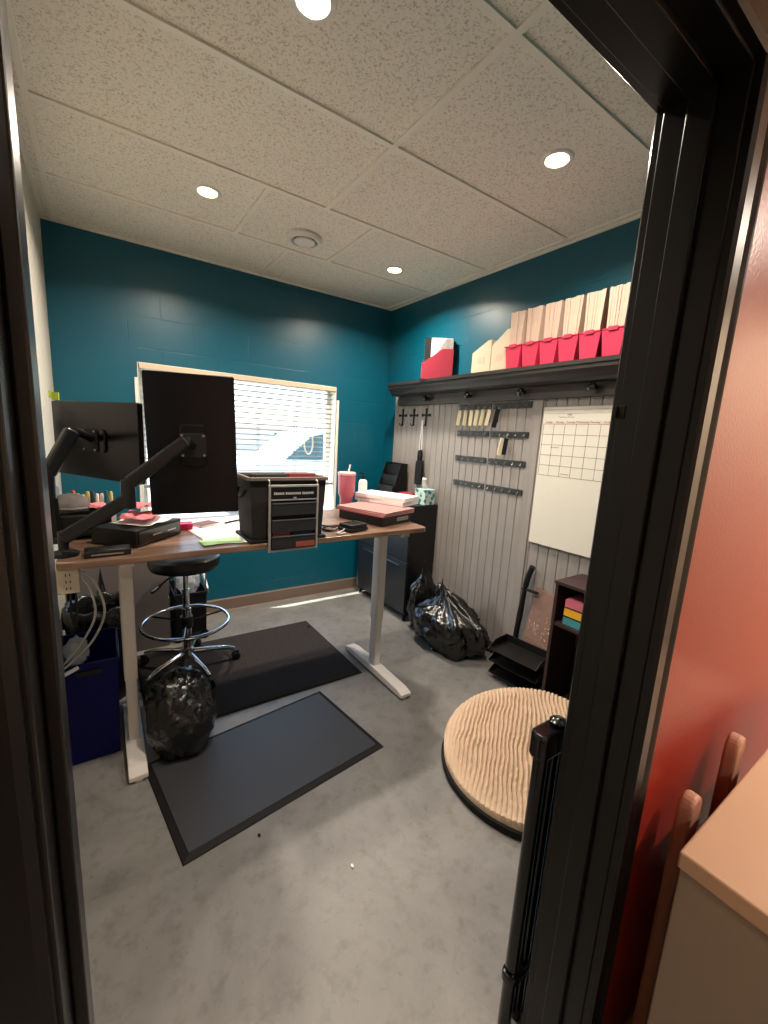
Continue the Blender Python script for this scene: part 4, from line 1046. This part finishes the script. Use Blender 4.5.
for wd in (6,9,7):
    for k in range(wd):
        box(bm, x, x+.006, 1.7325, 1.7336, 1.2195, 1.2295 if k else 1.231); 
        x += .0080
    x += .005
obj('title_lettering', bm, mat('pale_lettering', (176,174,172), .6), ts, world=True)
bm = B(); box(bm, PXa+.010,PXb-.010,1.732,1.7345,1.194,1.200); cbox(bm, (.709,1.732,1.203), (.014,.003,.010)); obj('divider_rail', bm, M_frame, po, world=True)
M_pock = mat('dark_mesh', (26,29,32), .6, bump=.4, bscale=400)
for i, z in enumerate((1.125,1.050,.976)):
    bm = B(); prism(bm, [(1.739,z),(1.730,z+.002),(1.726,z+.058),(1.739,z+.058)], 'x', PXa+.014, PXb-.014); p = obj('pocket', bm, M_pock, po, world=True)
    bm = B(); box(bm, PXa+.014,PXb-.014,1.7245,1.7265,z+.055,z+.059); obj('pocket_edge', bm, mat('grey_binding', (92,94,96), .5) if i == 0 else bpy.data.materials['grey_binding'], p, world=True)
for nm, x0, x1, z, c, lab in (('card',.612,.690,1.034,(120,46,50),'dark red card in the bottom left pocket of the silver framed organizer'),('card',.708,.800,1.030,(26,34,62),'navy card in the bottom right pocket of the silver framed organizer')):
    bm = B(); cbox(bm, ((x0+x1)/2,1.7375,z-.012), (x1-x0,.0022,.056)); tag(obj(nm, bm, mat(lab.split()[0]+'_card'+nm+str(int(x0*1000)), c, .7)), lab, 'card')
bm = B(); box(bm, .716,.806,1.7262,1.7278,.980,1.004); obj('orange_strip', bm, mat('orange_card', (140,70,50), .7), po, world=True)
for x in (PXa+.005, PXb-.005):
    bm = B(); tube(bm, smooth_pts([(x,1.742,PZb-.004),(x,1.742,PZb+.012),(x,1.752,PZb+.020),(x,1.766,DZT+.276)],3), .003, 8); obj('hanger_hook', bm, M_frame, po, smooth=True, world=True)

# desk items, right
tm = thing('tumbler', 'pink insulated tumbler with straw on the desk right of the window', 'tumbler', (1.285,2.30,DZT))
M_tum = mat('dusty_pink_enamel', (192,104,122), .35)
bm = B(); lathe(bm, [(0,0),(.036,0),(.038,.01),(.040,.10),(.052,.125),(.054,.22),(.055,.245)], 36); obj('cup', bm, M_tum, tm, smooth=True)
bm = B(); lathe(bm, [(.057,.245),(.057,.258),(.05,.264),(0,.264)], 36); obj('lid', bm, mat('pale_pink_plastic', (226,170,172), .4), tm, smooth=True)
bm = B(); tube(bm, [(.01,.0,.258),(.022,.0,.31)], .005, 10); obj('straw', bm, M_whiteplastic, tm, smooth=True)
bm = B(); tube(bm, smooth_pts([(-.05,0,.21),(-.088,0,.20),(-.092,0,.13),(-.05,0,.10)],4), .008, 10); bmesh.ops.rotate(bm, cent=(0,0,0), matrix=Matrix.Rotation(-1.9,3,'Z'), verts=bm.verts); obj('handle', bm, M_tum, tm, smooth=True)
bt = thing('bottle', 'small white pump bottle beside the pink tumbler', 'bottle', (1.43,2.34,DZT))
bm = B(); lathe(bm, [(0,0),(.027,0),(.029,.01),(.029,.19),(.024,.205),(.012,.212)], 28); obj('body', bm, M_whiteplastic, bt, smooth=True)
bm = B(); lathe(bm, [(.013,.212),(.013,.226),(.005,.228),(.005,.25)], 16); bar(bm, (.004,0,.25), (-.03,0,.248), .010, .008); obj('pump', bm, M_blackmat, bt, smooth=True)
bx = thing('media_box', 'flat black box with a silver label under pink folders on the desk', 'box', (1.355,2.06,DZT), math.radians(17))
bm = B(); box(bm, -.135,.135,-.165,.17,.0,.056); obj('case', bm, M_black, bx, bevel=.003)
bm = B(); box(bm, .0,.11,-.1664,-.165,.018,.040); obj('label_plate', bm, M_frame, bx)
M_fold = [mat('rose_folder', (164,118,114), .6), mat('dull_pink_folder', (150,108,104), .6), mat('red_edge_folder', (150,72,74), .6)]
for i in range(3):
    t = thing('folder', ['dusty red folder lowest on the black flat box','dull pink folder in the middle of the stack on the black flat box','rose folder topmost on the black flat box'][i], 'folder', (1.352+.004*i,2.045+.003*i,DZT+.057+.008*i), math.radians(17+2*i), 'pink folders')
    bm = B(); box(bm, -.15,.15,-.172,.185,0,.0015); box(bm, -.15,.15,-.172,.185,.0055,.007); box(bm,-.15,-.147,-.172,.185,.0015,.0055); obj('cover', bm, M_fold[2-i], t)
    bm = B(); box(bm, -.145,.145,-.167,.18,.0016,.0054); obj('sheets', bm, M_paper, t)
for i in range(2):
    t = thing('paper_ream', ['thick white stack of paper lying on the pink folders, lower one','thick white stack of paper lying topmost on the desk pile'][i], 'paper stack', (1.535,2.17-.006*i,DZT+.0815+.026*i), math.radians(22+3*i), 'white paper stacks')
    bm = B(); box(bm, -.098,.098,-.155,.21,0,.025); obj('sheets', bm, M_paper, t, bevel=.001)
    bm = B(); box(bm, -.0982,.0982,-.1552,.02,.0085,.0115); obj('wrapper_band', bm, mat('cream_band_%d' % i, (226,206,190), .6), t)
pd = thing('card_reader', 'black ribbed desktop device with cables at the front right desk edge', 'device', (1.085,1.855,DZT), .25)
bm = B(); box(bm, -.065,.065,-.05,.05,.004,.020); obj('base', bm, M_black, pd, bevel=.004)
bm = B(); box(bm, -.06,.06,-.046,.046,.020,.040); obj('upper_case', bm, M_black, pd, bevel=.005)
bm = B()
for k in range(4): cbox(bm, (-.03+.02*k,0,.041), (.010,.07,.003))
obj('ribs', bm, M_blackmat, pd)
for x in (-.05,.05):
    bm = B(); lathe(bm, [(.008,0),(.008,.004)], 10, c=(x,0,0)); obj('foot', bm, M_blackmat, pd)
cable('black cable coiled on the desk between the tote and the ribbed device', [(1.03,1.90,DZT+.02),(.99,1.95,DZT+.008),(.94,1.92,DZT+.006),(.96,1.86,DZT+.006),(1.0,1.88,DZT+.014),(.97,1.98,DZT+.008),(.91,2.05,DZT+.006)], .005, M_black)
cable('grey cable curled beside the ribbed device', [(1.02,1.83,DZT+.016),(.985,1.815,DZT+.006),(.96,1.80,DZT+.006),(.98,1.785,DZT+.006),(1.01,1.80,DZT+.006)], .004, M_cablew)

# debris on floor
for i, (x, y, r, m, lab) in enumerate(((.66,1.03,.005,M_paper,'tiny white crumb on the bare concrete floor'),(.42,1.31,.005,M_blackmat,'small dark scrap on the concrete by the near mat edge'),(1.28,2.80,.016,M_blackmat,'small dark scrap on the concrete near the back wall'))):
    bm = B(); blob(bm, (x,y,r*.4), (r,r*1.6,r*.6), i+30, crease=.8, sub=2, flat=False); zm = min(v.co.z for v in bm.verts); bmesh.ops.translate(bm, vec=(0,0,.0005-zm), verts=bm.verts)
    tag(obj('debris', bm, m), lab, 'debris')

# ------------------------------------------------------------------ hall furniture
hc = thing('hall_cabinet', 'beige topped cabinet in the hall in front of the red wall', 'cabinet', (1.28,.0,0))
HX0, HX1, HY0, HY1 = .872, 1.72, -.42, .215
bm = B(); box(bm, HX0+.008,HX1-.008,HY0+.008,HY1-.004,0,.712); obj('body', bm, M_beigeside, hc, bevel=.003, world=True)
bm = B(); box(bm, HX0,HX1,HY0,HY1,.714,.75); obj('top', bm, M_beige, hc, bevel=.004, world=True)
for x0 in (HX0+.02, HX0+.43):
    bm = B(); box(bm, x0, x0+.395, HY0-.010, HY0+.008, .05, .70); d = obj('door', bm, M_beigeside, hc, bevel=.003, world=True)
    bm = B(); lathe(bm, [(.008,0),(.014,.02),(0,.024)], 14, M=Matrix.Translation((x0+.36,HY0-.01,.40)) @ Matrix.Rotation(PI/2,4,'X')); obj('knob', bm, M_steel, d, smooth=True, world=True)
ch = thing('wooden_rack', 'wooden rack with two rounded post tops between the red wall and the beige cabinet', 'rack', (1.2,.255,0))
for x, dz in ((1.045,-.018),(1.30,.028)):
    bm = B()
    prism(bm, [(x-.030,0),(x+.030,0),(x+.032,.74+dz)]+[(x+.032*math.cos(a*PI/10), .74+dz+.032*math.sin(a*PI/10)) for a in range(1,10)]+[(x-.032,.74+dz)], 'y', .242, .272)
    obj('post', bm, M_postwood, ch, bevel=.008, world=True, seg=3)
for z in (.25,.55):
    bm = B(); bar(bm, (1.045,.257,z), (1.30,.257,z), .018, .05); obj('rail', bm, M_postwood, ch, bevel=.003, world=True)

# ------------------------------------------------------------------ light, sky, camera
w = bpy.data.worlds.new('daylight'); SC.world = w; w.use_nodes = True
nt = w.node_tree; sky = nt.nodes.new('ShaderNodeTexSky'); sky.sky_type = 'NISHITA'; sky.sun_disc = False
sky.sun_elevation = math.radians(58); sky.sun_rotation = math.radians(-74); sky.air_density = 1.0; sky.dust_density = 1.2
bgn = nt.nodes['Background']; nt.links.new(sky.outputs[0], bgn.inputs[0]); bgn.inputs[1].default_value = .52
sun = bpy.data.lights.new('sun','SUN'); sun.energy = 11; sun.angle = math.radians(.5); sun.color = (1,.95,.86)
so = bpy.data.objects.new('sun', sun); COL.objects.link(so); so.location = (0,8,8)
so.rotation_euler = Vector((.55,-.20,-1)).to_track_quat('-Z','Y').to_euler()
pl = bpy.data.lights.new('window_portal','AREA'); pl.shape = 'RECTANGLE'; pl.size = WX1-WX0; pl.size_y = WZ1-WZ0; pl.cycles.is_portal = True
po_ = bpy.data.objects.new('window_portal', pl); COL.objects.link(po_); po_.location = ((WX0+WX1)/2, BY+.19, (WZ0+WZ1)/2); po_.rotation_euler = (-PI/2,0,0)

yaw, pitch, roll, F = math.radians(34.54783414), math.radians(-10.13067802), math.radians(3.25362602), 416.858
f = Vector((math.sin(yaw)*math.cos(pitch), math.cos(yaw)*math.cos(pitch), math.sin(pitch)))
r0 = Vector((math.cos(yaw), -math.sin(yaw), 0)); u0 = r0.cross(f)
rr = math.cos(roll)*r0+math.sin(roll)*u0; uu = -math.sin(roll)*r0+math.cos(roll)*u0
cd = bpy.data.cameras.new('camera'); co = bpy.data.objects.new('camera', cd); COL.objects.link(co)
cd.sensor_fit = 'VERTICAL'; cd.sensor_height = 24; cd.lens = F*24/1024; cd.clip_start = .02
co.matrix_world = Matrix(((rr.x,uu.x,-f.x,0),(rr.y,uu.y,-f.y,0),(rr.z,uu.z,-f.z,1.49),(0,0,0,1)))
SC.camera = co
vs = SC.view_settings; SC.display_settings.display_device = 'sRGB'
vs.view_transform = 'Standard'; vs.look = 'None'; vs.gamma = 1; vs.use_curve_mapping = False; vs.exposure = 1.2
SC.cycles.max_bounces = 10; SC.cycles.diffuse_bounces = 6; SC.cycles.transparent_max_bounces = 12
SC.cycles.sample_clamp_indirect = 6; SC.cycles.use_denoising = True; SC.cycles.caustics_reflective = False; SC.cycles.caustics_refractive = False
